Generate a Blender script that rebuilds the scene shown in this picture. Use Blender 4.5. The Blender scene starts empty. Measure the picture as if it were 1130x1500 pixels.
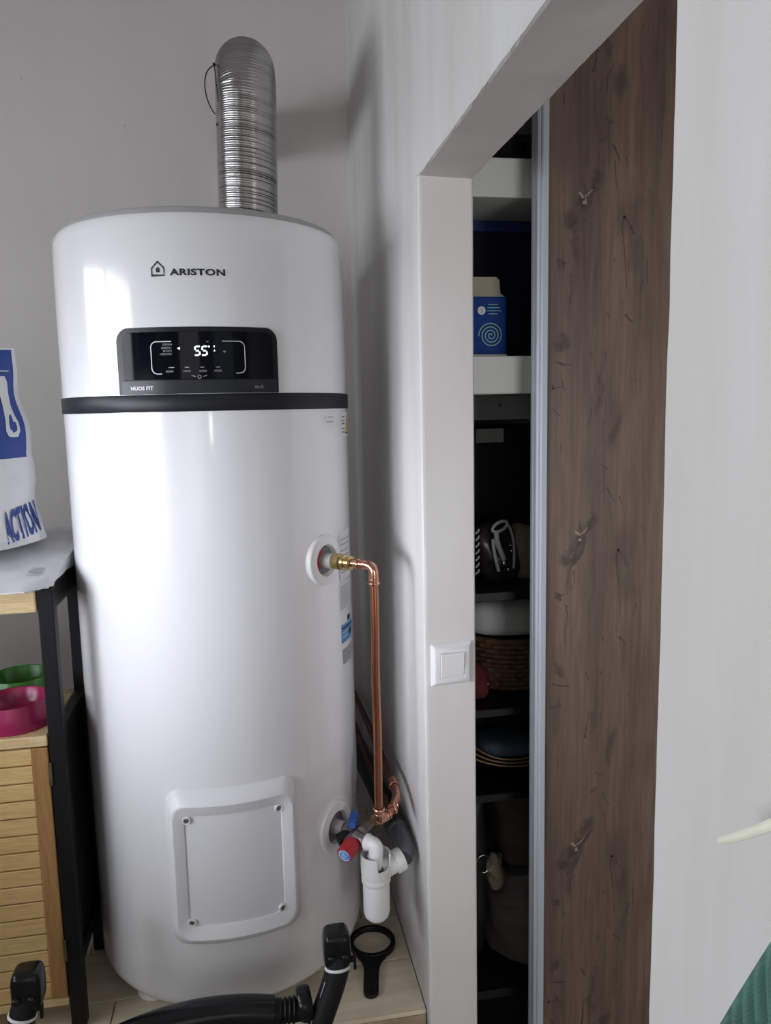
import bpy, bmesh, math, random
from mathutils import Vector, Matrix, noise
random.seed(7)
S = bpy.context.scene
COL = S.collection
R = math.radians

# ------------------------------------------------------------------ camera
def make_camera():
    yaw, pitch, roll = R(10.05), R(7.6), R(1.2)
    F = Vector((math.sin(yaw)*math.cos(pitch), math.cos(yaw)*math.cos(pitch), -math.sin(pitch)))
    R0 = Vector((math.cos(yaw), -math.sin(yaw), 0))
    U0 = R0.cross(F)
    rt = R0*math.cos(roll) - U0*math.sin(roll)
    up = U0*math.cos(roll) + R0*math.sin(roll)
    cd = bpy.data.cameras.new('camera')
    cd.sensor_fit = 'VERTICAL'
    cd.sensor_height = 36.0
    cd.sensor_width = 36.0
    cd.lens = 1130/1500*36.0
    cd.clip_start = 0.02
    c = bpy.data.objects.new('camera', cd)
    m = Matrix((rt, up, -F)).transposed().to_4x4()
    m.translation = Vector((0, 0, 1.55))
    c.matrix_world = m
    COL.objects.link(c)
    S.camera = c
make_camera()

# ------------------------------------------------------------------ world, lights, exposure
w = bpy.data.worlds.new('world'); S.world = w; w.use_nodes = True
bg = w.node_tree.nodes['Background']
bg.inputs['Color'].default_value = (0.72, 0.82, 1.0, 1)
bg.inputs['Strength'].default_value = 0.05

def area(name, loc, target, sx, sy, power, color, spread=180):
    ld = bpy.data.lights.new(name, 'AREA')
    ld.shape = 'RECTANGLE'; ld.size = sx; ld.size_y = sy
    ld.energy = power; ld.color = color; ld.spread = R(spread)
    o = bpy.data.objects.new(name, ld)
    o.location = loc
    d = Vector(target) - Vector(loc)
    o.rotation_euler = d.to_track_quat('-Z', 'Y').to_euler()
    COL.objects.link(o)
    return o
# daylight: a band of windows in the left wall (curtained above, plus two added narrow beams to brighten the heater), a window
# behind the camera, an added light in the passage beyond the doorway, and a small lamp behind the camera
area('daylight_curtain', (-1.86, 0.95, 1.86), (0, 0.95, 1.86), 1.45, 0.50, 14.5, (0.90, 0.94, 1.0), 150)
area('daylight_near_pane', (-1.86, -0.50, 1.25), (0, -0.50, 1.25), 0.85, 0.66, 12.0, (0.93, 0.96, 1.0), 120)
area('heater_fill_mid', (-1.86, 0.55, 1.40), (-0.10, 1.42, 1.28), 0.85, 0.50, 1.7, (0.84, 0.88, 1.0), 36)  # added narrow beam that brightens the heater's left side
area('heater_fill_near', (-1.86, -0.30, 1.40), (-0.05, 1.42, 1.28), 0.60, 0.50, 1.1, (0.86, 0.90, 1.0), 34)  # second added beam on the heater, from nearer the camera
area('daylight_behind', (-0.75, -1.96, 1.45), (-0.75, 0, 1.45), 0.9, 1.3, 4.5, (1.0, 0.95, 0.91))
area('passage_fill', (1.15, -1.95, 1.15), (1.15, 0, 1.15), 0.9, 1.3, 26.5, (1.0, 0.98, 0.98))  # added light without a fixture, brightens reveal, shelves and wood door
area('small_lamp', (0.07, -1.93, 1.46), (0.07, 0, 1.46), 0.16, 0.16, 1.2, (1.0, 0.97, 0.9))

S.view_settings.view_transform = 'Standard'
S.view_settings.look = 'None'
S.view_settings.gamma = 1.0
S.view_settings.use_curve_mapping = False
S.view_settings.exposure = 0.0

# ------------------------------------------------------------------ materials
def N(nt, typ, **kw):
    n = nt.nodes.new(typ)
    for k, v in kw.items():
        if k.startswith('i_'):
            n.inputs[k[2:].replace('_', ' ')].default_value = v
        else:
            setattr(n, k, v)
    return n

def mat(name, color, rough=0.5, metal=0.0, var=0.0, vscale=8.0, stretch=(1, 1, 1), bump=0.0, bscale=60.0,
        color2=None, coat=0.0, emit=None, spec=0.5, sheen=0.0, detail=4.0, trans=0.0):
    m = bpy.data.materials.new(name); m.use_nodes = True
    nt = m.node_tree; b = nt.nodes['Principled BSDF']
    b.inputs['Base Color'].default_value = (*color, 1)
    b.inputs['Roughness'].default_value = rough
    b.inputs['Metallic'].default_value = metal
    b.inputs['Specular IOR Level'].default_value = spec
    b.inputs['Coat Weight'].default_value = coat
    b.inputs['Coat Roughness'].default_value = 0.06
    b.inputs['Sheen Weight'].default_value = sheen
    b.inputs['Transmission Weight'].default_value = trans
    tc = N(nt, 'ShaderNodeTexCoord')
    mp = N(nt, 'ShaderNodeMapping'); mp.inputs['Scale'].default_value = stretch
    nt.links.new(tc.outputs['Object'], mp.inputs['Vector'])
    if var > 0 or color2:
        n = N(nt, 'ShaderNodeTexNoise'); n.inputs['Scale'].default_value = vscale; n.inputs['Detail'].default_value = detail
        nt.links.new(mp.outputs[0], n.inputs['Vector'])
        r = N(nt, 'ShaderNodeValToRGB')
        c2 = color2 if color2 else tuple(max(0, c*(1-var)) for c in color)
        r.color_ramp.elements[0].position = 0.35; r.color_ramp.elements[1].position = 0.65
        r.color_ramp.elements[0].color = (*c2, 1); r.color_ramp.elements[1].color = (*color, 1)
        nt.links.new(n.outputs['Fac'], r.inputs['Fac'])
        nt.links.new(r.outputs['Color'], b.inputs['Base Color'])
    if bump > 0:
        n2 = N(nt, 'ShaderNodeTexNoise'); n2.inputs['Scale'].default_value = bscale; n2.inputs['Detail'].default_value = 5
        nt.links.new(mp.outputs[0], n2.inputs['Vector'])
        bp = N(nt, 'ShaderNodeBump'); bp.inputs['Strength'].default_value = bump; bp.inputs['Distance'].default_value = 0.004
        nt.links.new(n2.outputs['Fac'], bp.inputs['Height'])
        nt.links.new(bp.outputs[0], b.inputs['Normal'])
    if emit:
        b.inputs['Emission Color'].default_value = (*emit[0], 1)
        b.inputs['Emission Strength'].default_value = emit[1]
    return m

def plaster(name, base, dirt, amount, coarse=0.35, streaks=0.0):
    m = bpy.data.materials.new(name); m.use_nodes = True
    nt = m.node_tree; b = nt.nodes['Principled BSDF']
    b.inputs['Roughness'].default_value = 0.75
    b.inputs['Specular IOR Level'].default_value = 0.25
    tc = N(nt, 'ShaderNodeTexCoord')
    mp = N(nt, 'ShaderNodeMapping'); mp.inputs['Scale'].default_value = (1, 1, 0.28)
    nt.links.new(tc.outputs['Object'], mp.inputs['Vector'])
    n = N(nt, 'ShaderNodeTexNoise'); n.inputs['Scale'].default_value = 4.5; n.inputs['Detail'].default_value = 7; n.inputs['Roughness'].default_value = 0.62
    nt.links.new(mp.outputs[0], n.inputs['Vector'])
    r = N(nt, 'ShaderNodeValToRGB')
    r.color_ramp.elements[0].position = 0.30; r.color_ramp.elements[1].position = 0.62
    r.color_ramp.elements[0].color = (*[b_*(1-amount)+d_*amount for b_, d_ in zip(base, dirt)], 1)
    r.color_ramp.elements[1].color = (*base, 1)
    nt.links.new(n.outputs['Fac'], r.inputs['Fac'])
    # small dark pits
    v = N(nt, 'ShaderNodeTexVoronoi'); v.inputs['Scale'].default_value = 9.0
    nt.links.new(tc.outputs['Object'], v.inputs['Vector'])
    r2 = N(nt, 'ShaderNodeValToRGB')
    r2.color_ramp.elements[0].position = 0.018; r2.color_ramp.elements[1].position = 0.03
    r2.color_ramp.elements[0].color = (0.72, 0.71, 0.70, 1); r2.color_ramp.elements[1].color = (1, 1, 1, 1)
    nt.links.new(v.outputs['Distance'], r2.inputs['Fac'])
    mx = N(nt, 'ShaderNodeMixRGB', blend_type='MULTIPLY'); mx.inputs['Fac'].default_value = 1
    nt.links.new(r.outputs['Color'], mx.inputs['Color1']); nt.links.new(r2.outputs['Color'], mx.inputs['Color2'])
    out = mx.outputs['Color']
    if streaks:                                # trowel smears and old brownish stains, running down the wall
        mp3 = N(nt, 'ShaderNodeMapping'); mp3.inputs['Scale'].default_value = (1, 4, 0.45)
        nt.links.new(tc.outputs['Object'], mp3.inputs['Vector'])
        n3 = N(nt, 'ShaderNodeTexNoise'); n3.inputs['Scale'].default_value = 2.2; n3.inputs['Detail'].default_value = 6; n3.inputs['Roughness'].default_value = 0.6
        nt.links.new(mp3.outputs[0], n3.inputs['Vector'])
        r3 = N(nt, 'ShaderNodeValToRGB')
        r3.color_ramp.elements[0].position = 0.42; r3.color_ramp.elements[0].color = (1, 1, 1, 1)
        r3.color_ramp.elements[1].position = 0.66; r3.color_ramp.elements[1].color = (0.70, 0.65, 0.61, 1)
        nt.links.new(n3.outputs['Fac'], r3.inputs['Fac'])
        m3 = N(nt, 'ShaderNodeMixRGB', blend_type='MULTIPLY'); m3.inputs['Fac'].default_value = streaks
        nt.links.new(out, m3.inputs['Color1']); nt.links.new(r3.outputs['Color'], m3.inputs['Color2'])
        out = m3.outputs['Color']
    nt.links.new(out, b.inputs['Base Color'])
    n2 = N(nt, 'ShaderNodeTexNoise'); n2.inputs['Scale'].default_value = 7; n2.inputs['Detail'].default_value = 8
    nt.links.new(tc.outputs['Object'], n2.inputs['Vector'])
    bp = N(nt, 'ShaderNodeBump'); bp.inputs['Strength'].default_value = coarse; bp.inputs['Distance'].default_value = 0.02
    nt.links.new(n2.outputs['Fac'], bp.inputs['Height'])
    nt.links.new(bp.outputs[0], b.inputs['Normal'])
    return m

def wood(name, dark, mid, light, scale=(26, 26, 1.4), axis='Z', rough=0.5, knots=None):
    """straight-grained wood; knots: list of (x, z, rx, rz, strength) in object space"""
    m = bpy.data.materials.new(name); m.use_nodes = True
    nt = m.node_tree; b = nt.nodes['Principled BSDF']; lk = nt.links.new
    b.inputs['Roughness'].default_value = rough
    b.inputs['Specular IOR Level'].default_value = 0.35
    tc = N(nt, 'ShaderNodeTexCoord')
    dn = N(nt, 'ShaderNodeTexNoise'); dn.inputs['Scale'].default_value = 5.0; dn.inputs['Detail'].default_value = 3
    lk(tc.outputs['Object'], dn.inputs['Vector'])
    ds = N(nt, 'ShaderNodeVectorMath', operation='SCALE'); ds.inputs['Scale'].default_value = 0.06
    lk(dn.outputs['Color'], ds.inputs[0])
    ad = N(nt, 'ShaderNodeVectorMath', operation='ADD')
    lk(tc.outputs['Object'], ad.inputs[0]); lk(ds.outputs[0], ad.inputs[1])
    mp = N(nt, 'ShaderNodeMapping'); mp.inputs['Scale'].default_value = scale
    lk(ad.outputs[0], mp.inputs['Vector'])
    n = N(nt, 'ShaderNodeTexNoise'); n.inputs['Scale'].default_value = 1.0; n.inputs['Detail'].default_value = 9; n.inputs['Roughness'].default_value = 0.65
    lk(mp.outputs[0], n.inputs['Vector'])
    r = N(nt, 'ShaderNodeValToRGB'); cr = r.color_ramp
    cr.elements[0].position = 0.30; cr.elements[0].color = (*dark, 1)
    cr.elements[1].position = 0.72; cr.elements[1].color = (*light, 1)
    e = cr.elements.new(0.5); e.color = (*mid, 1)
    lk(n.outputs['Fac'], r.inputs['Fac'])
    out = r.outputs['Color']
    # fine pores
    mp2 = N(nt, 'ShaderNodeMapping'); mp2.inputs['Scale'].default_value = tuple(s*9 for s in scale)
    lk(tc.outputs['Object'], mp2.inputs['Vector'])
    n2 = N(nt, 'ShaderNodeTexNoise'); n2.inputs['Scale'].default_value = 1.0; n2.inputs['Detail'].default_value = 4
    lk(mp2.outputs[0], n2.inputs['Vector'])
    r2 = N(nt, 'ShaderNodeValToRGB')
    r2.color_ramp.elements[0].position = 0.3; r2.color_ramp.elements[0].color = (0.78, 0.76, 0.75, 1)
    r2.color_ramp.elements[1].position = 0.6; r2.color_ramp.elements[1].color = (1, 1, 1, 1)
    lk(n2.outputs['Fac'], r2.inputs['Fac'])
    mx = N(nt, 'ShaderNodeMixRGB', blend_type='MULTIPLY'); mx.inputs['Fac'].default_value = 1
    lk(out, mx.inputs['Color1']); lk(r2.outputs['Color'], mx.inputs['Color2'])
    out = mx.outputs['Color']
    if knots:
        wn = N(nt, 'ShaderNodeTexNoise'); wn.inputs['Scale'].default_value = 22; wn.inputs['Detail'].default_value = 4
        lk(tc.outputs['Object'], wn.inputs['Vector'])
        ws = N(nt, 'ShaderNodeVectorMath', operation='MULTIPLY_ADD')
        ws.inputs[1].default_value = (0.05, 0.0, 0.09); ws.inputs[2].default_value = (-0.025, 0, -0.045)
        lk(wn.outputs['Color'], ws.inputs[0])
        wa = N(nt, 'ShaderNodeVectorMath', operation='ADD')
        sp = N(nt, 'ShaderNodeSeparateXYZ'); lk(tc.outputs['Object'], sp.inputs[0])
        md = N(nt, 'ShaderNodeMath', operation='PINGPONG'); md.operation = 'FLOORED_MODULO'
        sb = N(nt, 'ShaderNodeMath', operation='SUBTRACT'); lk(sp.outputs['Z'], sb.inputs[0]); sb.inputs[1].default_value = 1.138
        lk(sb.outputs[0], md.inputs[0]); md.inputs[1].default_value = KP
        s2 = N(nt, 'ShaderNodeMath', operation='SUBTRACT'); lk(md.outputs[0], s2.inputs[0]); s2.inputs[1].default_value = 0.13
        cb = N(nt, 'ShaderNodeCombineXYZ'); lk(sp.outputs['X'], cb.inputs['X']); lk(s2.outputs[0], cb.inputs['Z'])
        lk(cb.outputs[0], wa.inputs[0]); lk(ws.outputs[0], wa.inputs[1])
        acc = None
        for (kx, kz, rx, rz, ang, st) in knots:
            mk = N(nt, 'ShaderNodeMapping', vector_type='TEXTURE')
            mk.inputs['Location'].default_value = (kx, 0, kz)
            mk.inputs['Rotation'].default_value = (0, R(ang), 0)
            mk.inputs['Scale'].default_value = (rx, 1e3, rz)
            lk(wa.outputs[0], mk.inputs['Vector'])
            ln = N(nt, 'ShaderNodeVectorMath', operation='LENGTH'); lk(mk.outputs[0], ln.inputs[0])
            mr = N(nt, 'ShaderNodeMapRange'); mr.interpolation_type = 'SMOOTHSTEP'
            mr.inputs['From Min'].default_value = 0.15; mr.inputs['From Max'].default_value = 1.0
            mr.inputs['To Min'].default_value = st; mr.inputs['To Max'].default_value = 0
            lk(ln.outputs['Value'], mr.inputs['Value'])
            if acc is None: acc = mr.outputs[0]
            else:
                a = N(nt, 'ShaderNodeMath', operation='MAXIMUM'); lk(acc, a.inputs[0]); lk(mr.outputs[0], a.inputs[1]); acc = a.outputs[0]
        mk2 = N(nt, 'ShaderNodeMixRGB', blend_type='MIX')
        mk2.inputs['Color2'].default_value = (*[c*0.28 for c in dark], 1)
        lk(acc, mk2.inputs['Fac']); lk(out, mk2.inputs['Color1']); out = mk2.outputs['Color']
    lk(out, b.inputs['Base Color'])
    bp = N(nt, 'ShaderNodeBump'); bp.inputs['Strength'].default_value = 0.15; bp.inputs['Distance'].default_value = 0.002
    lk(n2.outputs['Fac'], bp.inputs['Height']); lk(bp.outputs[0], b.inputs['Normal'])
    return m

M = {}
M['wall'] = plaster('wall_plaster', (0.70, 0.69, 0.68), (0.40, 0.36, 0.33), 0.15, 0.12, 0.28)
M['wall_back'] = plaster('back_wall_plaster', (0.76, 0.73, 0.71), (0.60, 0.565, 0.54), 0.3, 0.15)
M['wall_room'] = mat('room_paint', (0.42, 0.40, 0.38), 0.8, var=0.06)
M['ceiling'] = mat('ceiling_paint', (0.55, 0.54, 0.53), 0.8, bump=0.1, bscale=20)
M['floor'] = mat('floor_tile', (0.30, 0.26, 0.22), 0.5, var=0.25, vscale=5)
M['hall'] = mat('hall_paint', (0.45, 0.44, 0.43), 0.8, var=0.05)
M['enamel'] = mat('white_enamel', (0.80, 0.80, 0.815), 0.16, coat=0.5, spec=0.5)
M['plastic_white'] = mat('white_plastic', (0.78, 0.78, 0.80), 0.38)
M['plastic_pure'] = mat('bright_white_plastic', (0.82, 0.83, 0.85), 0.32)
M['lid'] = mat('grey_lid_plastic', (0.36, 0.35, 0.355), 0.5)
M['ring'] = mat('dark_ring_plastic', (0.012, 0.013, 0.017), 0.42, spec=0.3)
M['glass_black'] = mat('black_display_glass', (0.003, 0.004, 0.007), 0.08, spec=0.18)
M['panel_black'] = mat('black_panel_plastic', (0.008, 0.009, 0.012), 0.38, spec=0.3)
M['strip'] = mat('dark_grey_strip', (0.016, 0.018, 0.023), 0.36, spec=0.35)
M['print_white'] = mat('white_print', (0.72, 0.72, 0.75), 0.5)
M['print_grey'] = mat('grey_print', (0.38, 0.38, 0.40), 0.5)
M['print_dim'] = mat('dim_print', (0.10, 0.10, 0.11), 0.5)
M['print_dark'] = mat('dark_print', (0.015, 0.018, 0.03), 0.45)
M['led'] = mat('display_led', (0.9, 0.95, 1), 0.5, emit=((0.85, 0.92, 1.0), 1.6))
M['sticker'] = mat('sticker_paper', (0.70, 0.69, 0.70), 0.5)
M['sticker_grey'] = mat('grey_sticker', (0.36, 0.36, 0.38), 0.5, var=0.3, vscale=90)
M['sticker_blue'] = mat('blue_sticker', (0.10, 0.27, 0.55), 0.45)
M['sticker_yellow'] = mat('yellow_sticker', (0.62, 0.52, 0.08), 0.5)
M['aluminium'] = mat('aluminium_foil', (0.47, 0.455, 0.445), 0.25, 1.0, var=0.22, vscale=14, stretch=(0.6, 0.6, 5))
M['copper'] = mat('copper', (0.62, 0.27, 0.17), 0.24, 1.0, color2=(0.34, 0.13, 0.075), vscale=9, stretch=(1, 1, 0.5))
M['copper_bright'] = mat('bright_copper', (0.74, 0.40, 0.29), 0.18, 1.0, color2=(0.50, 0.22, 0.14), vscale=60)
M['copper_dull'] = mat('dull_copper', (0.19, 0.085, 0.06), 0.45, 0.8, var=0.3)
M['brass'] = mat('brass', (0.62, 0.46, 0.20), 0.22, 1.0, var=0.35, vscale=50)
M['brass_dull'] = mat('dull_brass', (0.33, 0.25, 0.15), 0.38, 0.9, var=0.4, vscale=40)
M['steel_dull'] = mat('dull_nickel', (0.33, 0.30, 0.28), 0.36, 0.9, var=0.3, vscale=40)
M['tube_grey'] = mat('grey_tube', (0.36, 0.35, 0.33), 0.5)
M['red'] = mat('red_plastic', (0.42, 0.015, 0.025), 0.38)
M['bore_shade'] = mat('painted_bore_shade', (0.16, 0.155, 0.15), 0.6)  # shade of a deeper bore, put into the colour
M['red_seal'] = mat('red_seal', (0.35, 0.02, 0.06), 0.5)
M['blue_lever'] = mat('blue_plastic', (0.02, 0.09, 0.34), 0.4)
M['knob_face'] = mat('blue_knob_face', (0.05, 0.28, 0.60), 0.4)
M['black'] = mat('black_plastic', (0.007, 0.007, 0.008), 0.45, spec=0.3)
M['black_gloss'] = mat('black_glossy_plastic', (0.007, 0.008, 0.009), 0.25, spec=0.35)
M['black_rubber'] = mat('black_foam', (0.018, 0.017, 0.018), 0.75, bump=0.2, bscale=200)
M['black_soft'] = mat('black_vinyl', (0.012, 0.012, 0.014), 0.5, spec=0.3, bump=0.1, bscale=150)
M['drain_grey'] = mat('grey_drain_plastic', (0.09, 0.095, 0.11), 0.4)
M['drain_dark'] = mat('dark_drain_pipe', (0.022, 0.022, 0.025), 0.5)
M['siphon'] = mat('milky_plastic', (0.74, 0.75, 0.74), 0.35)
M['black_wood'] = mat('black_stained_wood', (0.009, 0.0085, 0.010), 0.5, spec=0.3, var=0.3, vscale=20, stretch=(4, 4, 0.5), bump=0.05)
M['dark_panel'] = mat('dark_brown_panel', (0.026, 0.020, 0.017), 0.55, var=0.25, vscale=12, stretch=(4, 4, 0.5))
M['bamboo'] = wood('bamboo_slats', (0.68, 0.45, 0.18), (0.78, 0.54, 0.24), (0.86, 0.61, 0.30), scale=(2, 30, 45))
M['bamboo_v'] = wood('bamboo_stile', (0.36, 0.185, 0.065), (0.43, 0.235, 0.09), (0.50, 0.29, 0.115), scale=(35, 35, 2))
M['bamboo_top'] = wood('bamboo_board', (0.66, 0.47, 0.24), (0.74, 0.55, 0.30), (0.82, 0.63, 0.37), scale=(2, 30, 40))
M['bowl_pink'] = mat('magenta_plastic', (0.36, 0.022, 0.10), 0.25)
M['bowl_green'] = mat('green_plastic', (0.05, 0.22, 0.020), 0.3)
M['sack'] = mat('white_woven_sack', (0.80, 0.80, 0.81), 0.55, var=0.08, vscale=10, bump=0.12, bscale=35)
M['sack_print'] = mat('blue_sack_print', (0.025, 0.065, 0.30), 0.5)
M['sack_grey'] = mat('white_plastic_sheet', (0.74, 0.74, 0.76), 0.42, var=0.12, vscale=12, bump=0.15, bscale=18)
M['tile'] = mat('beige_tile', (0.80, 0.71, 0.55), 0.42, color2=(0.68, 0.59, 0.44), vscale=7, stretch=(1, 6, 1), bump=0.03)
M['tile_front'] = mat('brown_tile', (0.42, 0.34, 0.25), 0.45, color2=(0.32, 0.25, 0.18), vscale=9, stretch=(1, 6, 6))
M['grout'] = mat('grout', (0.20, 0.17, 0.13), 0.9)
M['switch'] = mat('switch_plastic', (0.74, 0.74, 0.76), 0.35)
M['alu_profile'] = mat('anodised_aluminium', (0.42, 0.46, 0.51), 0.55, 0.1)
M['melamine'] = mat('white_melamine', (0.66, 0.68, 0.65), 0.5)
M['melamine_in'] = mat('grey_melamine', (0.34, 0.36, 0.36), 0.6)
KP = 0.65                                                       # the decor repeats up the board
knots = [(-.432, .068, .016, .030, 38, .6), (-.458, .030, .020, .034, 38, .7), (-.480, -.006, .024, .026, 30, .6), (-.470, -.05, .012, .05, 0, .4), (-.365, .012, .040, .075, 8, .35), (-.350, -.06, .03, .06, 0, .3),
         (-.500, .42, .020, .018, 10, .6), (-.415, .33, .012, .09, 2, .4), (-.385, .25, .018, .05, 15, .5)]
M['walnut'] = wood('dark_oak_decor', (0.095, 0.066, 0.051), (0.150, 0.104, 0.079), (0.215, 0.150, 0.110), scale=(14, 14, 0.7), rough=0.42, knots=knots)
M['grain_dark'] = mat('printed_dark_crack', (0.046, 0.032, 0.026), 0.5, color2=(0.085, 0.058, 0.045), vscale=60)
M['grain_pale'] = mat('printed_pale_inlay', (0.27, 0.20, 0.15), 0.5)
M['navy'] = mat('navy_fabric', (0.004, 0.006, 0.022), 0.9, bump=0.2, bscale=150)
M['navy_rim'] = mat('blue_rim', (0.012, 0.03, 0.19), 0.6)
M['carton'] = mat('blue_carton', (0.006, 0.045, 0.26), 0.6, spec=0.2)
M['carton_lid'] = mat('beige_carton_flap', (0.40, 0.36, 0.28), 0.6)
M['spiral'] = mat('green_print', (0.22, 0.50, 0.34), 0.5)
M['label_grey'] = mat('grey_label', (0.40, 0.42, 0.41), 0.5)
M['cloth_white'] = mat('white_cloth', (0.44, 0.46, 0.46), 0.8, bump=0.25, bscale=30)
M['wicker'] = mat('brown_wicker', (0.17, 0.095, 0.048), 0.6, var=0.5, vscale=30)
M['cloth_red'] = mat('dark_red_cloth', (0.10, 0.012, 0.014), 0.9)
M['cloth_blue'] = mat('slate_blue_cloth', (0.05, 0.08, 0.115), 0.85)
M['strap'] = mat('tan_strap', (0.24, 0.15, 0.06), 0.5)
M['beige_cloth'] = mat('beige_pouch', (0.27, 0.235, 0.17), 0.75, var=0.3, vscale=20)
M['taupe'] = mat('taupe_cloth', (0.10, 0.085, 0.07), 0.9, var=0.3, vscale=15)
M['metal_bright'] = mat('bright_metal', (0.75, 0.74, 0.70), 0.2, 1.0)
M['bag_grey'] = mat('grey_sack_cloth', (0.17, 0.16, 0.155), 0.8, var=0.3, vscale=18, bump=0.3, bscale=25)
M['bag_dark'] = mat('dark_bag_film', (0.035, 0.03, 0.03), 0.3, var=0.4, vscale=25, bump=0.5, bscale=35)
M['leaf'] = mat('pleated_leaf', (0.10, 0.22, 0.185), 0.42, var=0.25, vscale=14)
M['leaf_pale'] = mat('dry_pale_leaf', (0.84, 0.85, 0.70), 0.6, var=0.1, vscale=25)
M['terracotta'] = mat('terracotta', (0.36, 0.16, 0.09), 0.8)
M['soil'] = mat('potting_soil', (0.03, 0.02, 0.015), 0.95, bump=0.5)
M['frame_white'] = mat('window_frame_white', (0.8, 0.8, 0.8), 0.4)

# ------------------------------------------------------------------ geometry helpers
def bm_new(): return bmesh.new()

def obj(name, bm, m, parent=None, smooth=True, angle=40, label=None, kind=None):
    """link one mesh; coordinates are given in the world and stored relative to the parent's base"""
    bmesh.ops.remove_doubles(bm, verts=bm.verts, dist=1e-6)
    bmesh.ops.recalc_face_normals(bm, faces=bm.faces)
    off = Vector((0, 0, 0))
    p = parent
    root = parent
    while root is not None and root.parent is not None: root = root.parent
    if root is not None: off = Vector(root.location)
    for v in bm.verts: v.co -= off
    me = bpy.data.meshes.new(name)
    bm.to_mesh(me); bm.free()
    me.materials.append(M[m] if isinstance(m, str) else m)
    if smooth:
        for f in me.polygons: f.use_smooth = True
        try: me.set_sharp_from_angle(angle=R(angle))
        except Exception: pass
    o = bpy.data.objects.new(name, me)
    COL.objects.link(o)
    if p is not None: o.parent = p
    if label: o['label'] = label
    if kind: o['kind'] = kind
    return o

def thing(name, loc, label, cat, group=None):
    o = bpy.data.objects.new(name, None)
    o.empty_display_size = 0.05
    o.location = loc
    o['label'] = label; o['category'] = cat
    if group: o['group'] = group
    COL.objects.link(o)
    return o

def tag(o, label, cat, group=None):
    o['label'] = label; o['category'] = cat
    if group: o['group'] = group
    return o

def box(bm, x0, x1, y0, y1, z0, z1, bev=0.0, seg=2):
    t = bmesh.new()
    vs = [t.verts.new((x, y, z)) for x in (x0, x1) for y in (y0, y1) for z in (z0, z1)]
    for f in ((0, 1, 3, 2), (4, 6, 7, 5), (0, 4, 5, 1), (2, 3, 7, 6), (0, 2, 6, 4), (1, 5, 7, 3)):
        t.faces.new([vs[i] for i in f])
    if bev > 0:
        bmesh.ops.bevel(t, geom=t.edges[:], offset=bev, segments=seg, profile=0.5, affect='EDGES')
    merge(bm, t)

def merge(bm, t):
    me = bpy.data.meshes.new('tmp'); t.to_mesh(me); t.free()
    bm.from_mesh(me); bpy.data.meshes.remove(me)

def prism(bm, pts, z0, z1, bev=0.0):
    """vertical prism over plan points"""
    t = bmesh.new()
    a = [t.verts.new((x, y, z0)) for x, y in pts]; b = [t.verts.new((x, y, z1)) for x, y in pts]
    n = len(pts)
    t.faces.new(a[::-1]); t.faces.new(b)
    for i in range(n): t.faces.new((a[i], a[(i+1) % n], b[(i+1) % n], b[i]))
    if bev > 0: bmesh.ops.bevel(t, geom=t.edges[:], offset=bev, segments=2, profile=0.5, affect='EDGES')
    merge(bm, t)

def frame_of(axis):
    a = Vector(axis).normalized()
    t = Vector((0, 0, 1)) if abs(a.z) < 0.9 else Vector((1, 0, 0))
    u = t.cross(a).normalized(); v = a.cross(u)
    return u, v, a

def lathe(bm, prof, origin=(0, 0, 0), axis=(0, 0, 1), seg=32, ph=0.0):
    u, v, a = frame_of(axis); o = Vector(origin)
    rings = []
    for r, h in prof:
        if r < 1e-6: rings.append([bm.verts.new(o + a*h)])
        else: rings.append([bm.verts.new(o + a*h + (u*math.cos(ph+2*math.pi*i/seg) + v*math.sin(ph+2*math.pi*i/seg))*r) for i in range(seg)])
    for p, q in zip(rings, rings[1:]):
        for i in range(seg):
            j = (i+1) % seg
            if len(p) == 1 and len(q) == 1: continue
            if len(p) == 1: bm.faces.new((p[0], q[i], q[j]))
            elif len(q) == 1: bm.faces.new((p[i], p[j], q[0]))
            else: bm.faces.new((p[i], p[j], q[j], q[i]))

def tube(bm, pts, rad, seg=16, caps=True, closed=False):
    pts = [Vector(p) for p in pts]; n = len(pts)
    rr = rad if isinstance(rad, (list, tuple)) else [rad]*n
    rings = []; pu = None
    for i in range(n):
        if closed: d = pts[(i+1) % n] - pts[i-1]
        else: d = pts[min(i+1, n-1)] - pts[max(i-1, 0)]
        if d.length < 1e-9: d = Vector((0, 0, 1))
        d.normalize()
        if pu is None: u, v, _ = frame_of(d)
        else:
            u = pu - d*pu.dot(d); u.normalize(); v = d.cross(u)
        pu = u
        rings.append([bm.verts.new(pts[i] + (u*math.cos(2*math.pi*k/seg) + v*math.sin(2*math.pi*k/seg))*rr[i]) for k in range(seg)])
    prs = list(zip(rings, rings[1:]))
    if closed: prs.append((rings[-1], rings[0]))
    for p, q in prs:
        for k in range(seg):
            bm.faces.new((p[k], p[(k+1) % seg], q[(k+1) % seg], q[k]))
    if caps and not closed:
        bm.faces.new(rings[0][::-1]); bm.faces.new(rings[-1])

def fillet(pts, rad, n=8):
    """round the corners of a polyline"""
    pts = [Vector(p) for p in pts]; out = [pts[0]]
    for i in range(1, len(pts)-1):
        a = (pts[i-1]-pts[i]); b = (pts[i+1]-pts[i])
        r = min(rad, a.length*0.49, b.length*0.49)
        p0 = pts[i] + a.normalized()*r; p1 = pts[i] + b.normalized()*r
        for k in range(n+1):
            t = k/n
            out.append(p0*(1-t)**2 + pts[i]*2*t*(1-t) + p1*t*t)
    out.append(pts[-1])
    return out

def bezier(p0, p1, p2, p3, n=16):
    p0, p1, p2, p3 = map(Vector, (p0, p1, p2, p3)); o = []
    for k in range(n+1):
        t = k/n; s = 1-t
        o.append(p0*s**3 + p1*3*s*s*t + p2*3*s*t*t + p3*t**3)
    return o

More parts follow.
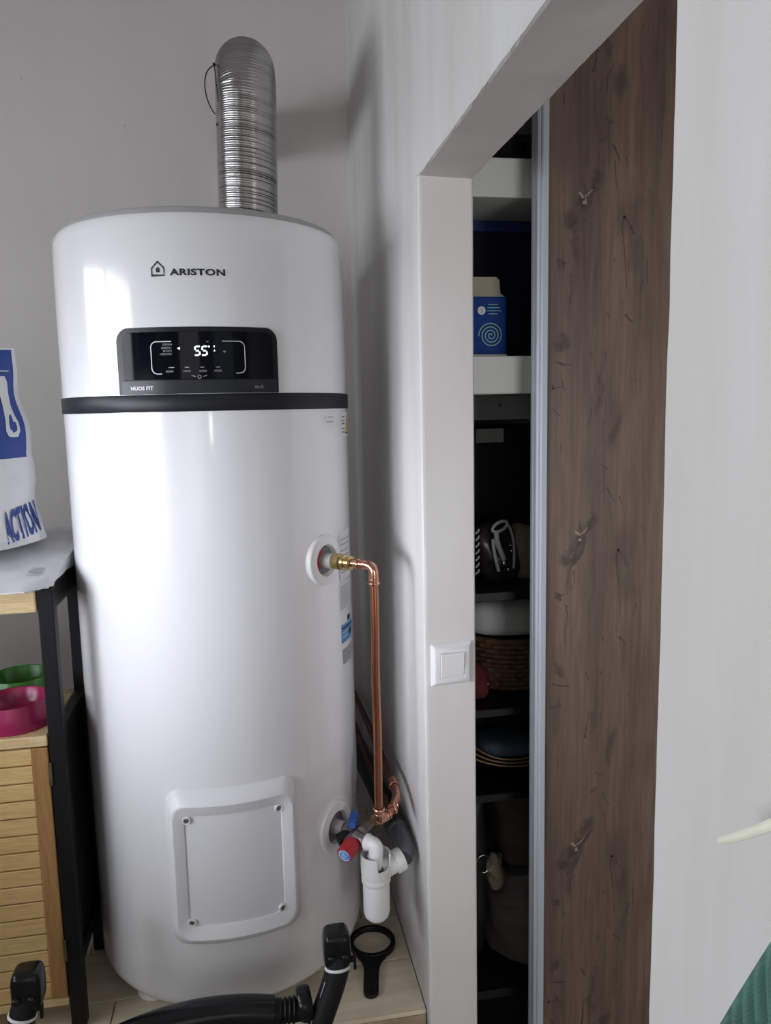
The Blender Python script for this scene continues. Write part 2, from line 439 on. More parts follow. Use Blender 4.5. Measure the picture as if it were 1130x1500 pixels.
def bead(bm, p, d, r, w=0.004, seg=18):
    d = Vector(d).normalized()
    lathe(bm, [(r*0.86, -w), (r, -w*0.5), (r*1.03, 0), (r, w*0.5), (r*0.86, w)], p, d, seg)

def text_mesh(body, size, fn, bold=0.0, xs=1.0, shear=0.0, align='LEFT'):
    """flat lettering as geometry, each vertex carried onto a surface by fn(x, y)"""
    c = bpy.data.curves.new('txt', 'FONT'); c.body = body; c.size = size; c.offset = bold; c.shear = shear
    c.align_x = align; c.resolution_u = 4; c.space_character = 1.08
    o = bpy.data.objects.new('txt', c); COL.objects.link(o)
    dg = bpy.context.evaluated_depsgraph_get(); dg.update()
    me = bpy.data.meshes.new_from_object(o.evaluated_get(dg))
    bm = bmesh.new(); bm.from_mesh(me)
    bpy.data.objects.remove(o); bpy.data.curves.remove(c); bpy.data.meshes.remove(me)
    bmesh.ops.triangulate(bm, faces=bm.faces)
    xmin = min((v.co.x for v in bm.verts), default=0); xmax = max((v.co.x for v in bm.verts), default=1)
    for v in bm.verts: v.co = Vector(fn((v.co.x)*xs, v.co.y))
    return bm, (xmax-xmin)*xs

def fitted_text(bm, body, x0, x1, y0, height, fn, bold=0.0, shear=0.0):
    """lettering stretched to run from x0 to x1, cap height given"""
    size = height/0.70
    t, w_ = text_mesh(body, size, lambda x, y: (x, y, 0), bold=bold, shear=shear)
    xs = [v.co.x for v in t.verts]; ys = [v.co.y for v in t.verts]
    a, b = min(xs), max(xs); c, d = min(ys), max(ys)
    for v in t.verts:
        v.co = Vector(fn(x0 + (v.co.x-a)/(b-a)*(x1-x0), y0 + (v.co.y-c)/(d-c)*height))
    merge(bm, t)

def strip_line(bm, pts, wd, fn, closed=False):
    """flat stroke of width wd along 2D pts, carried by fn"""
    P = [Vector((p[0], p[1])) for p in pts]; n = len(P); L = []
    for i in range(n):
        if closed: d = P[(i+1) % n]-P[i-1]
        else: d = P[min(i+1, n-1)]-P[max(i-1, 0)]
        d.normalize(); nn = Vector((-d.y, d.x))
        k = 1.0
        if 0 < i < n-1 or closed:
            e = (P[(i+1) % n]-P[i]).normalized(); k = 1/max(0.5, abs(nn.dot(Vector((-e.y, e.x)))))
        L.append((bm.verts.new(fn(*(P[i]+nn*wd*k/2))), bm.verts.new(fn(*(P[i]-nn*wd*k/2)))))
    prs = list(zip(L, L[1:]))
    if closed: prs.append((L[-1], L[0]))
    for a, b in prs: bm.faces.new((a[0], a[1], b[1], b[0]))

def grid(bm, fn, nu, nv, wrap=False):
    V = [[bm.verts.new(fn(i/nu, j/nv)) for j in range(nv+1)] for i in range(nu+1 if not wrap else nu)]
    for i in range(nu):
        for j in range(nv):
            a = V[i]; b = V[(i+1) % len(V)]
            bm.faces.new((a[j], b[j], b[j+1], a[j+1]))
    return V

def solid_grid(bm, fn, nu, nv, off):
    """closed sheet: fn surface plus a copy moved by off(u, v)"""
    A = [[bm.verts.new(fn(i/nu, j/nv)) for j in range(nv+1)] for i in range(nu+1)]
    B = [[bm.verts.new(Vector(fn(i/nu, j/nv)) + Vector(off(i/nu, j/nv))) for j in range(nv+1)] for i in range(nu+1)]
    for i in range(nu):
        for j in range(nv):
            bm.faces.new((A[i][j], A[i+1][j], A[i+1][j+1], A[i][j+1]))
            bm.faces.new((B[i][j], B[i][j+1], B[i+1][j+1], B[i+1][j]))
    for i in range(nu):
        bm.faces.new((A[i][0], B[i][0], B[i+1][0], A[i+1][0])); bm.faces.new((A[i][nv], A[i+1][nv], B[i+1][nv], B[i][nv]))
    for j in range(nv):
        bm.faces.new((A[0][j], A[0][j+1], B[0][j+1], B[0][j])); bm.faces.new((A[nu][j], B[nu][j], B[nu][j+1], A[nu][j+1]))

def blob(bm, c, rx, ry, rz, nu=28, nv=16, lump=0.0, ls=8.0, sq=1.0, seed=0.0):
    """pillow-like closed body; sq < 1 squares it off"""
    c = Vector(c)
    def sg(x, e): return math.copysign(abs(x)**e, x)
    def fn(u, v):
        a = 2*math.pi*u; b = math.pi*(v-0.5)
        d = Vector((rx*sg(math.cos(b), sq)*sg(math.cos(a), sq), ry*sg(math.cos(b), sq)*sg(math.sin(a), sq), rz*sg(math.sin(b), sq)))
        k = 1 + lump*noise.noise(Vector((d.x*ls+seed, d.y*ls, d.z*ls+seed*2)))
        return c + d*k
    grid(bm, fn, nu, nv, wrap=True)

# ------------------------------------------------------------------ the setting
def struct(name, bm, m, smooth=False):
    o = obj(name, bm, m, None, smooth); o['kind'] = 'structure'; return o

XR = 0.31
FL = -0.02
b = bm_new(); box(b, -1.95, 2.2, -2.15, 2.45, FL-0.1, FL); struct('floor', b, 'floor')
b = bm_new(); box(b, -1.95, 2.2, -2.15, 2.45, 2.85, 2.95); struct('ceiling', b, 'ceiling')
b = bm_new(); box(b, -1.95, 2.2, 2.215, 2.35, FL, 2.85); struct('wall_back', b, 'wall_back')
b = bm_new()                                                    # left wall around the glazed door
box(b, -1.90, -1.75, -2.0, -1.0, FL, 2.85); box(b, -1.90, -1.75, 1.72, 2.215, FL, 2.85)
box(b, -1.90, -1.75, -1.0, 1.72, 2.17, 2.85); box(b, -1.90, -1.75, -1.0, 1.72, FL, 0.86)
struct('wall_left', b, 'wall_room')
b = bm_new()
box(b, -1.90, -1.20, -2.15, -2.0, FL, 2.85); box(b, -0.30, XR, -2.15, -2.0, FL, 2.85)
box(b, -1.20, -0.30, -2.15, -2.0, FL, 0.8); box(b, -1.20, -0.30, -2.15, -2.0, 2.10, 2.85)
struct('wall_front', b, 'wall_room')

def wall_right_mesh():
    """the wall with the doorway: far pier, lintel and near pier, edges softly rounded and a little chipped"""
    bm = bmesh.new()
    ZL = 1.948
    rnd = random.Random(3)
    def pier_edge(pts, z0, z1, n):
        t = bmesh.new()
        rows = []
        for k in range(n+1):
            z = z0 + (z1-z0)*k/n
            rows.append([t.verts.new((x + (rnd.uniform(-1, 1)*j if j else 0), y + (rnd.uniform(-1, 1)*j if j else 0), z)) for x, y, j in pts])
        m = len(pts)
        for p, q in zip(rows, rows[1:]):
            for i in range(m): t.faces.new((p[i], p[(i+1) % m], q[(i+1) % m], q[i]))
        t.faces.new(rows[0][::-1]); t.faces.new(rows[-1])
        merge(bm, t)
    e = 0.0006
    # far pier: corner at (.31, 1.362), reveal runs to (.412, 1.371)
    pier_edge([(0.31, 2.215, 0), (0.31, 1.75, 0), (0.31, 1.45, 0), (0.3100, 1.3665, 0), (0.3120, 1.3627, e*.6), (0.316, 1.3622, 0), (0.36, 1.366, 0), (0.409, 1.3705, 0), (0.4115, 1.373, e*.4), (0.4115, 2.215, 0)], FL, ZL, 48)
    # near pier: a slightly bowed plaster edge
    pier_edge([(0.31, -2.0, 0), (0.41, -2.0, 0), (0.41, 0.5385, 0), (0.3145, 0.5395, e), (0.3115, 0.5385, e), (0.31, 0.535, e*0.5), (0.31, 0.3, 0)], FL, ZL, 48)
    # lintel with a rounded, chipped lower edge, swept along y
    t = bmesh.new(); n = 60; rows = []
    prof = [(0.31, 2.85, 0), (0.31, 1.99, 0), (0.31, 1.9535, e), (0.3118, 1.9490, e), (0.316, 1.948, 0), (0.36, 1.948, 0), (0.408, 1.948, 0), (0.4115, 1.951, e*.5), (0.4115, 2.85, 0)]
    for k in range(n+1):
        y = 0.5385 + (1.3625+0.01-0.5385)*k/n
        dn = 0.0003*math.sin(y*17) + 0.0004*math.sin(y*41+1)
        rows.append([t.verts.new((x + (rnd.uniform(-1, 1)*j if j else 0), y, z + (rnd.uniform(-1, 1)*j + dn if j else 0))) for x, z, j in prof])
    m = len(prof)
    for p, q in zip(rows, rows[1:]):
        for i in range(m): t.faces.new((p[i], p[(i+1) % m], q[(i+1) % m], q[i]))
    t.faces.new(rows[0][::-1]); t.faces.new(rows[-1]); merge(bm, t)
    box(bm, 0.31, 0.4115, 1.3725, 2.215, ZL, 2.85); box(bm, 0.31, 0.41, -2.0, 0.5385, ZL, 2.85)
    return bm
struct('wall_right', wall_right_mesh(), 'wall')
# the passage beyond the doorway
b = bm_new(); box(b, 2.05, 2.2, -2.15, 2.215, FL, 2.85); struct('wall_passage', b, 'hall')
b = bm_new(); box(b, XR, 2.05, -2.15, -2.0, FL, 2.85); struct('wall_passage_front', b, 'hall')

# glazed door and window that let the daylight in (behind / left of the photographer)
def window_frame(name, axis, p, a0, a1, z0, z1, mullions, wd=0.05):
    bm = bm_new()
    def bar(u0, u1, v0, v1):
        if axis == 'x': box(bm, p-0.03, p+0.03, u0, u1, v0, v1, 0.004)
        else: box(bm, u0, u1, p-0.03, p+0.03, v0, v1, 0.004)
    bar(a0, a0+wd, z0, z1); bar(a1-wd, a1, z0, z1); bar(a0+wd, a1-wd, z0, z0+wd); bar(a0+wd, a1-wd, z1-wd, z1)
    for mm in mullions: bar(mm-wd/2, mm+wd/2, z0+wd, z1-wd)
    o = struct(name, bm, 'frame_white')
    return o
window_frame('window_1', 'x', -1.79, -1.0, 1.72, 0.86, 2.17, (0.06, 1.05))
window_frame('window_2', 'y', -2.04, -1.20, -0.30, 0.80, 2.10, (-0.75,))

# tiled plinth the heater stands on
PZ = 0.34
b = bm_new(); box(b, -1.75, 0.3095, 1.393, 2.215, FL, PZ-0.008); pl = struct('trim_1', b, 'grout')
def tiles():
    me_cache = {}
    row_y = [1.385, 1.540, 1.695, 1.850, 2.005, 2.2145]
    starts = [-0.32, -0.645, -0.40, -0.22, -0.55]
    for (y0, y1), s in zip(zip(row_y, row_y[1:]), starts):
        x = s - 0.62*3
        while x < XR:
            x0, x1 = max(x, -1.745), min(x+0.62, 0.3093)
            x += 0.62
            if 0.3093-x1 < 0.05: x1 = 0.3093
            if x1-x0 < 0.06: continue
            bm = bm_new(); box(bm, x0+0.0012, x1-0.0012, y0+0.0012, y1-0.0012, PZ-0.009, PZ+random.uniform(-0.0003, 0.0003), 0.0008, 1)
            obj('tile', bm, 'tile', pl, smooth=False)
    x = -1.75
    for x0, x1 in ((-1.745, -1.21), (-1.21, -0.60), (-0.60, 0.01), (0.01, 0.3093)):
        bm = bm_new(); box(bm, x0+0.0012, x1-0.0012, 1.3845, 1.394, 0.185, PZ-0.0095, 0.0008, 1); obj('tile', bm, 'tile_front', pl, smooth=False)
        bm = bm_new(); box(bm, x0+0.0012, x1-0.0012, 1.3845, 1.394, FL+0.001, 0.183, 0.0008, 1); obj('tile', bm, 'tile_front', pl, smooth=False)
tiles()

# ------------------------------------------------------------------ water heater
HX, HY, HR = -0.073, 1.696, 0.29
def hc(a, z, r=HR):
    """point on the heater's shell: angle in degrees from straight ahead"""
    return Vector((HX + r*math.sin(R(a)), HY - r*math.cos(R(a)), z))
def hu(u, z, r=HR+0.0006): return hc(math.degrees(u/HR), z, r)     # u: arc length in metres
heater = thing('water_heater', (HX, HY, PZ), 'tall glossy white cylindrical water heater with a black control panel', 'water heater')
b = bm_new()
lathe(b, [(0, .383), (.255, .383), (.270, .386), (.281, .393), (.288, .404), (.29, .418), (.29, .9), (.29, 1.5535), (.0, 1.5535)], (HX, HY, 0), (0, 0, 1), 160)
obj('body', b, 'enamel', heater)
b = bm_new()
lathe(b, [(.28, 1.553), (.2915, 1.553), (.2925, 1.5545), (.2925, 1.5815), (.2915, 1.583), (.28, 1.583)], (HX, HY, 0), (0, 0, 1), 160)
obj('ring_band', b, 'ring', heater, label='black band around the heater')
b = bm_new()
lathe(b, [(0, 1.5835), (.29, 1.5835), (.29, 1.70), (.2895, 1.80), (.2885, 1.872), (.2865, 1.884), (.281, 1.8915), (.270, 1.894), (0, 1.894)], (HX, HY, 0), (0, 0, 1), 160)
obj('upper_cover', b, 'enamel', heater)
b = bm_new()
lathe(b, [(0, 1.892), (.275, 1.892), (.275, 1.899), (.271, 1.904), (.15, 1.910), (0, 1.911)], (HX, HY, 0), (0, 0, 1), 128)
obj('top_lid', b, 'lid', heater, label='grey lid on top of the heater')
for a in (-50, 70, 190):
    c = hc(a, 0, 0.215); b = bm_new()
    lathe(b, [(0, PZ), (.036, PZ), (.040, PZ+.004), (.038, PZ+.018), (.036, PZ+.046), (0, PZ+.046)], (c.x, c.y, 0), (0, 0, 1), 24)
    obj('foot', b, 'plastic_white', heater)

# control panel
def curved_plate(bm, a0, a1, zb, ztop_fn, r0, r1, n=48):
    """plate wrapped on the shell, lower edge zb, upper edge given per angle"""
    A = []
    for i in range(n+1):
        a = a0 + (a1-a0)*i/n
        zt = ztop_fn(a)
        A.append([bm.verts.new(p) for p in (hc(a, zb, r0), hc(a, zb, r1), hc(a, zt, r1), hc(a, zt, r0))])
    for p, q in zip(A, A[1:]):
        for k in range(4): bm.faces.new((p[k], p[(k+1) % 4], q[(k+1) % 4], q[k]))
    bm.faces.new(A[0]); bm.faces.new(A[-1][::-1])
def rounded_top(a0, a1, zt, rad):
    def f(a):
        d = min((a-a0), (a1-a))*math.pi/180*HR
        if d >= rad: return zt
        return zt - rad + math.sqrt(max(0, rad*rad-(rad-d)**2))
    return f
def nonlin(a0, a1, n):   # denser near the ends
    return [a0 + (a1-a0)*(0.5-0.5*math.cos(math.pi*i/n)) for i in range(n+1)]
def curved_plate2(bm, a0, a1, zb, ztop_fn, r0, r1, n=64, zb_fn=None, bev=0.0012):
    A = []
    for a in nonlin(a0, a1, n):
        zt = ztop_fn(a); z0 = zb_fn(a) if zb_fn else zb
        A.append([bm.verts.new(p) for p in (hc(a, z0, r0), hc(a, z0, r1-bev), hc(a, z0+bev, r1), hc(a, max(z0+bev, zt-bev), r1), hc(a, zt, r1-bev), hc(a, zt, r0))])
    m = 6
    for p, q in zip(A, A[1:]):
        for k in range(m): bm.faces.new((p[k], p[(k+1) % m], q[(k+1) % m], q[k]))
    bm.faces.new(A[0]); bm.faces.new(A[-1][::-1])
b = bm_new()
curved_plate2(b, -29.4, 27.2, 1.584, rounded_top(-29.4, 27.2, 1.6985, .022), .286, .2945)
panel = obj('control_panel', b, 'panel_black', heater, label='black control panel with rounded upper corners')
b = bm_new()
curved_plate2(b, -27.0, 25.2, 1.6085, rounded_top(-27.0, 25.2, 1.6905, .015), .292, .2962, bev=.0006)
obj('display_glass', b, 'glass_black', panel)
b = bm_new()
curved_plate2(b, -28.2, 26.4, 1.5845, lambda a: 1.6078, .292, .2952, bev=.0005)
obj('name_strip', b, 'strip', panel)
RP = 0.2968
def pu(a, z): return hc(a, z, RP)
# framed field: two brackets with rounded corners
b = bm_new()
def deg_m(m_): return math.degrees(m_/HR)
def bracket(sgn, a_out, a_in_top, a_in_bot, zt, zb, rad=.010):
    pts = [(R(a_in_top)*HR, zt)]
    xo = R(a_out)*HR
    for k in range(9):
        t = math.pi/2*k/8
        pts.append((xo - sgn*rad + sgn*rad*math.sin(t), zt-rad+rad*math.cos(t)))
    for k in range(9):
        t = math.pi/2*k/8
        pts.append((xo - sgn*rad + sgn*rad*math.cos(t), zb+rad-rad*math.sin(t)))
    pts.append((R(a_in_bot)*HR, zb))
    return pts
pf = lambda u, z: hu(u, z, RP)
strip_line(b, bracket(-1, -16.4, -9.4, -13.0, 1.6735, 1.6185), .0016, pf)
strip_line(b, bracket(1, 14.9, 7.3, 11.6, 1.6735, 1.6185), .0013, pf)
obj('frame_marking', b, 'print_white', panel, kind='stuff')
# mode words
b = bm_new()
for k, (tx, a0) in enumerate((('GREEN', -12.3), ('GREEN+', -12.8), ('BOOST', -12.2), ('+MEMORY', -13.4))):
    fitted_text(b, tx, R(a0)*HR, R(-9.2 if tx != 'GREEN+' else -9.3)*HR, 1.6665-.0054*k, .0034, pf)
obj('mode_lettering', b, 'print_grey', panel, kind='stuff')
# seven-segment 55, triangle, degree sign and small signs
b = bm_new()
def seg5(u0, zb, wd, ht, th):
    sl = 0.06
    def f(u, z): return hu(u0 + u + (z)*sl, zb+z, RP)
    h2 = ht/2
    g = th*0.55
    strip_line(b, [(g, ht), (wd, ht)], th, f); strip_line(b, [(g, h2), (wd-g, h2)], th, f); strip_line(b, [(0, 0), (wd-g, 0)], th, f)
    strip_line(b, [(0, ht-g*.3), (0, h2+g)], th, f); strip_line(b, [(wd, h2-g), (wd, g*.3)], th, f)
seg5(R(-1.75)*HR, 1.6495, .0078, .0150, .0025); seg5(R(0.60)*HR, 1.6495, .0078, .0150, .0025)
b_tri = [(R(-7.5)*HR, 1.6615), (R(-6.6)*HR, 1.6640), (R(-6.6)*HR, 1.6590)]
b.faces.new([b.verts.new(pf(*q)) for q in b_tri])
ring_pts = [(R(2.95)*HR + .0011*math.cos(t*math.pi/4), 1.6640+.0011*math.sin(t*math.pi/4)) for t in range(8)]
strip_line(b, ring_pts, .0009, pf, True)
for (a, z, h) in ((4.7, 1.6655, -1), (4.7, 1.6560, 1)):
    q = [(R(a)*HR-.0015, z), (R(a)*HR+.0015, z), (R(a)*HR, z+.0034*h)]
    b.faces.new([b.verts.new(pf(*k)) for k in q])
obj('display_digits', b, 'led', panel, smooth=False, kind='stuff')
# dim touch key marks, wifi fan and arrows
b = bm_new()
for a in (-9.6, -4.6, 0.4, 5.6):
    strip_line(b, [(R(a)*HR-.0035, 1.6290), (R(a)*HR+.0035, 1.6290)], .0014, pf)
fitted_text(b, 'MODE', R(-10.8)*HR, R(-8.8)*HR, 1.6282, .0018, pf)
for k in range(3):
    rr_ = .001+.0013*k
    strip_line(b, [(R(8.0)*HR + rr_*math.sin(t*.26), 1.6530+rr_*math.cos(t*.26)) for t in range(-3, 4)], .0006, pf)
strip_line(b, [(R(2.6)*HR-.002, 1.6735), (R(2.6)*HR, 1.6720), (R(2.6)*HR+.002, 1.6735)], .0007, pf)
obj('key_marking', b, 'print_grey', panel, kind='stuff')
b = bm_new()
for a in (-10.4, -4.6, 0.6, 5.6):
    strip_line(b, [(R(a)*HR-.0065, 1.6225), (R(a)*HR+.0065, 1.6225)], .0035, pf)
obj('touch_key', b, 'print_dim', panel, kind='stuff')
b = bm_new()                                                       # power circle with its two arcs
strip_line(b, [(R(-0.6)*HR + .0029*math.cos(t*math.pi/8), 1.6125+.0029*math.sin(t*math.pi/8)) for t in range(16)], .0009, pf, True)
strip_line(b, [(R(-3.2)*HR, 1.6155), (R(-2.7)*HR, 1.6140), (R(-1.9)*HR, 1.6132)], .0010, pf)
strip_line(b, [(R(0.7)*HR, 1.6132), (R(1.4)*HR, 1.6140), (R(1.9)*HR, 1.6155)], .0010, pf)
obj('power_marking', b, 'print_grey', panel, kind='stuff')
b = bm_new()
RS = .2957
ps = lambda u, z: hu(u, z, RS)
fitted_text(b, 'NUOS FIT', R(-24.6)*HR, R(-16.4)*HR, 1.5912, .0068, ps, bold=.0004)
obj('model_lettering', b, 'print_white', panel, kind='stuff')
b = bm_new()
fitted_text(b, 'Wi-Fi', R(18.0)*HR, R(21.2)*HR, 1.5912, .0056, ps)
obj('wireless_lettering', b, 'print_grey', panel, kind='stuff')

# badge: house outline with a small house inside and the name
b = bm_new()
RL = HR + .0004
plg = lambda u, z: hu(u, z, RL)
h0, h1 = R(-15.0)*HR, R(-10.8)*HR; hm = (h0+h1)/2
strip_line(b, [(h0, 1.7855), (h0, 1.7975), (hm, 1.8085), (h1, 1.7975), (h1, 1.7855)], .0022, plg, True)
q = [(hm-.0034, 1.7905), (hm+.0034, 1.7905), (hm+.0034, 1.7965), (hm, 1.7998), (hm-.0034, 1.7965)]
b.faces.new([b.verts.new(plg(*k)) for k in q])
fitted_text(b, 'ARISTON', R(-8.9)*HR, R(9.7)*HR, 1.7848, .0115, plg, bold=.0006)
obj('badge', b, 'print_dark', heater, smooth=False, label='black house logo and lettering on the upper cover', kind='stuff')

# access cover: sloping frame, recessed plate, four screws
AC, AZ = 3.3, 0.692
def rrect(ha, hz, rad, n=8):
    """rounded rectangle in (arc, z) around the cover centre; straight sides subdivided to follow the shell"""
    w_, h_ = ha, hz
    pts = []
    for (sx, sz, t0) in ((1, 1, 0), (-1, 1, 90), (-1, -1, 180), (1, -1, 270)):
        for k in range(n+1):
            t = R(t0 + 90*k/n)
            pts.append((sx*(w_-rad) + rad*math.cos(t), sz*(h_-rad) + rad*math.sin(t)))
    out = []
    m = len(pts)
    for i in range(m):
        p, q = pts[i], pts[(i+1) % m]
        d = abs(q[0]-p[0]); k = max(1, int(d/0.02))
        kk = max(k, 1)
        for s in range(kk): out.append((p[0]+(q[0]-p[0])*s/kk, p[1]+(q[1]-p[1])*s/kk))
    return out
def cover_loop(ha, hz, rad, r):
    return [hc(AC + math.degrees(u/HR), AZ+z, r) for u, z in rrect(ha, hz, rad)]
b = bm_new()
# all loops use the same parametrisation so they bridge one to one
def ploop(ha, hz, rad, r, base=rrect(.128, .158, .030)):
    return [b.verts.new(hc(AC + math.degrees(u/.128*ha/HR), AZ + z/.158*hz, r)) for u, z in base]
loops = [ploop(.130, .159, 0, .2885), ploop(.127, .156, 0, .2935), ploop(.109, .137, 0, .3125), ploop(.106, .134, 0, .3135), ploop(.103, .131, 0, .3125), ploop(.089, .112, 0, .3035), ploop(.088, .111, 0, .2985)]
for p, q in zip(loops, loops[1:]):
    n_ = len(p)
    for i in range(n_): b.faces.new((p[i], p[(i+1) % n_], q[(i+1) % n_], q[i]))
cover = obj('access_cover', b, 'plastic_white', heater, label='square raised white service cover low on the heater', angle=30)
b = bm_new()
def cov(u, v):
    ha, hz = .0885, .1115
    return hc(AC + math.degrees((2*u-1)*ha/HR), AZ + (2*v-1)*hz, .3005)
grid(b, cov, 20, 4)
obj('cover_plate', b, 'plastic_white', cover)
for su, sz in ((-1, 1), (1, 1), (-1, -1), (1, -1)):
    a = AC + su*16.4; z = AZ + sz*.1035
    n_ = Vector((math.sin(R(a)), -math.cos(R(a)), 0)); o_ = hc(a, z, .3025)
    b = bm_new(); lathe(b, [(.0078, -.004), (.0078, .0035), (.0070, .0045), (.0058, .0042), (.0052, .0015), (0, .0015)], o_, n_, 20)
    sc = obj('screw_boss', b, 'plastic_white', cover)
    b = bm_new(); lathe(b, [(.0046, .0016), (.0046, .0026), (.0035, .0032), (0, .0032)], o_, n_, 14)
    obj('screw', b, 'steel_dull', sc, label='grey screw head')

# pipe collars
def radial(a): return Vector((math.sin(R(a)), -math.cos(R(a)), 0))
def collar(a, z, rad, seal):
    n_ = radial(a); o_ = hc(a, z)
    b = bm_new()
    k = rad/.051
    lathe(b, [(.0505*k, -.009), (.0510*k, .0015), (.0503*k, .0045), (.0485*k, .0066), (.0460*k, .0072), (.0435*k, .0066), (.0420*k, .0070), (.0340*k, .0096), (.0322*k, .0096), (.0310*k, .0080), (.0288*k, -.002), (0, -.002)], o_, n_, 48)
    c = obj('pipe_collar', b, 'plastic_white', heater)
    b = bm_new()
    lathe(b, [(.0286*k, -.0018), (.0286*k, .0008), (.015, .0008)], o_, n_, 40)
    obj('bore_shade_ring', b, 'bore_shade', c)  # dark ring paints in the shade of a deep bore
    if seal == 'red_seal':
        b = bm_new(); u_, v_, a_ = frame_of(n_)
        for r0, r1 in ((.0160, .0284),):
            P = []
            for q in range(17):
                th = R(15 + q*8)                      # the side away from the wall
                dv = -(u_*1 if False else u_)*math.sin(th)*1.0 + v_*math.cos(th)
                P.append([b.verts.new(o_ + n_*.0014 + dv*r_) for r_ in (r0, r1)])
            for p, q in zip(P, P[1:]): b.faces.new((p[0], p[1], q[1], q[0]))
        obj('red_seal', b, 'red_seal', c, label='red seal showing inside the pipe collar')
    b = bm_new()
    lathe(b, [(.0155, -.001), (.0155, .026), (.0135, .027), (0, .027)], o_, n_, 28)
    obj('stub_pipe', b, 'tube_grey', c)
collar(46.9, 1.257, .051, 'red_seal'); collar(48.6, .692, .054, 'tube_grey')

# stickers
def sticker(name, a0, a1, z0, z1, m, r=HR+.0004, label=None, skew=0.0):
    b = bm_new()
    grid(b, lambda u, v: hc(a0+(a1-a0)*u, z0+(z1-z0)*v + skew*u, r), 8, 1)
    return obj(name, b, m, heater, label=label)
def sub(name, parent, m, fn):
    b = bm_new(); fn(b); return obj(name, b, m, parent, smooth=False, kind='stuff')
def lines(a0, a1, zs, th, r=HR+.0008):
    def f(b):
        for z in zs:
            n_ = 6
            pts = [(R(a0+(a1-a0)*i/n_)*HR, z) for i in range(n_+1)]
            strip_line(b, pts, th, lambda u, zz: hu(u, zz, r))
    return f
s1 = sticker('safety_sticker', 58.5, 74.5, 1.201, 1.302, 'sticker', label='white sticker with a black frame beside the upper pipe')
sub('sticker_print', s1, 'print_grey', lambda b: (strip_line(b, [(R(a)*HR, z) for a, z in ((59, 1.2025), (66, 1.2025), (74, 1.2025), (74, 1.3005), (66, 1.3005), (59, 1.3005))], .0012, lambda u, z: hu(u, z, HR+.0008), True),
     lines(60.5, 72, (1.285, 1.275, 1.262, 1.25, 1.24, 1.228, 1.216), .003)(b)))
s2 = sticker('data_sticker', 58.5, 72.5, 1.137, 1.193, 'sticker', label='white data sticker with fine grey print')
sub('sticker_print', s2, 'print_grey', lambda b: lines(59.2, 71.5, [1.141+.0052*k for k in range(10)], .0028)(b))
s3 = sticker('small_sticker', 66.5, 70.5, 1.108, 1.120, 'print_dark', label='small black sticker')
s4 = sticker('energy_sticker', 59.0, 74.5, 1.067, 1.106, 'sticker_blue', label='blue rectangular sticker')
sub('sticker_print', s4, 'print_dark', lambda b: (lines(60, 73, (1.098,), .004)(b), lines(67.5, 72, (1.078, 1.083, 1.087), .005)(b)))
sub('sticker_line', s4, 'print_white', lines(60, 71, (1.089, 1.080), .0014))
s5 = sticker('grey_sticker', 60.0, 73.0, 1.021, 1.053, 'sticker_grey', label='small grey rectangular sticker')
sub('sticker_print', s5, 'print_grey', lines(61, 70, (1.028, 1.034, 1.044), .0022))
s6 = sticker('warning_sticker', 66.0, 79.0, 1.497, 1.545, 'sticker', label='white warning sticker under the black band')
def warn(b):
    q = [(71.5, 1.5045), (77.5, 1.5045), (74.5, 1.542)]
    b.faces.new([b.verts.new(hc(a, z, HR+.0010)) for a, z in q])
sub('warning_triangle', s6, 'sticker_yellow', warn)
sub('sticker_print', s6, 'print_dark', lambda b: (lines(66.6, 70.3, (1.536, 1.528, 1.522, 1.512, 1.505), .0022)(b), lines(71.5, 77.5, (1.502,), .003, HR+.0012)(b),
    strip_line(b, [(R(74.4)*HR, 1.511), (R(74.4)*HR, 1.532)], .003, lambda u, z: hu(u, z, HR+.0012))))
s7 = sticker('text_sticker', 49.5, 60.0, 1.520, 1.543, 'sticker', label='small white sticker with two lines of text')
sub('sticker_print', s7, 'print_grey', lambda b: (lines(50.3, 51.6, (1.5365,), .0018)(b), lines(52.8, 57.8, (1.5365,), .0018)(b), lines(51.2, 57.0, (1.5275,), .0022)(b)))
b = bm_new()
grid(b, lambda u, v: hc(66+18*u, (.72-.012*math.cos(u*3)) + v*(.80+.03*math.sin(u*1.5)-.72), HR+.0006), 10, 3)
obj('foil_label', b, 'sticker_grey', heater, label='grey label low on the right side')

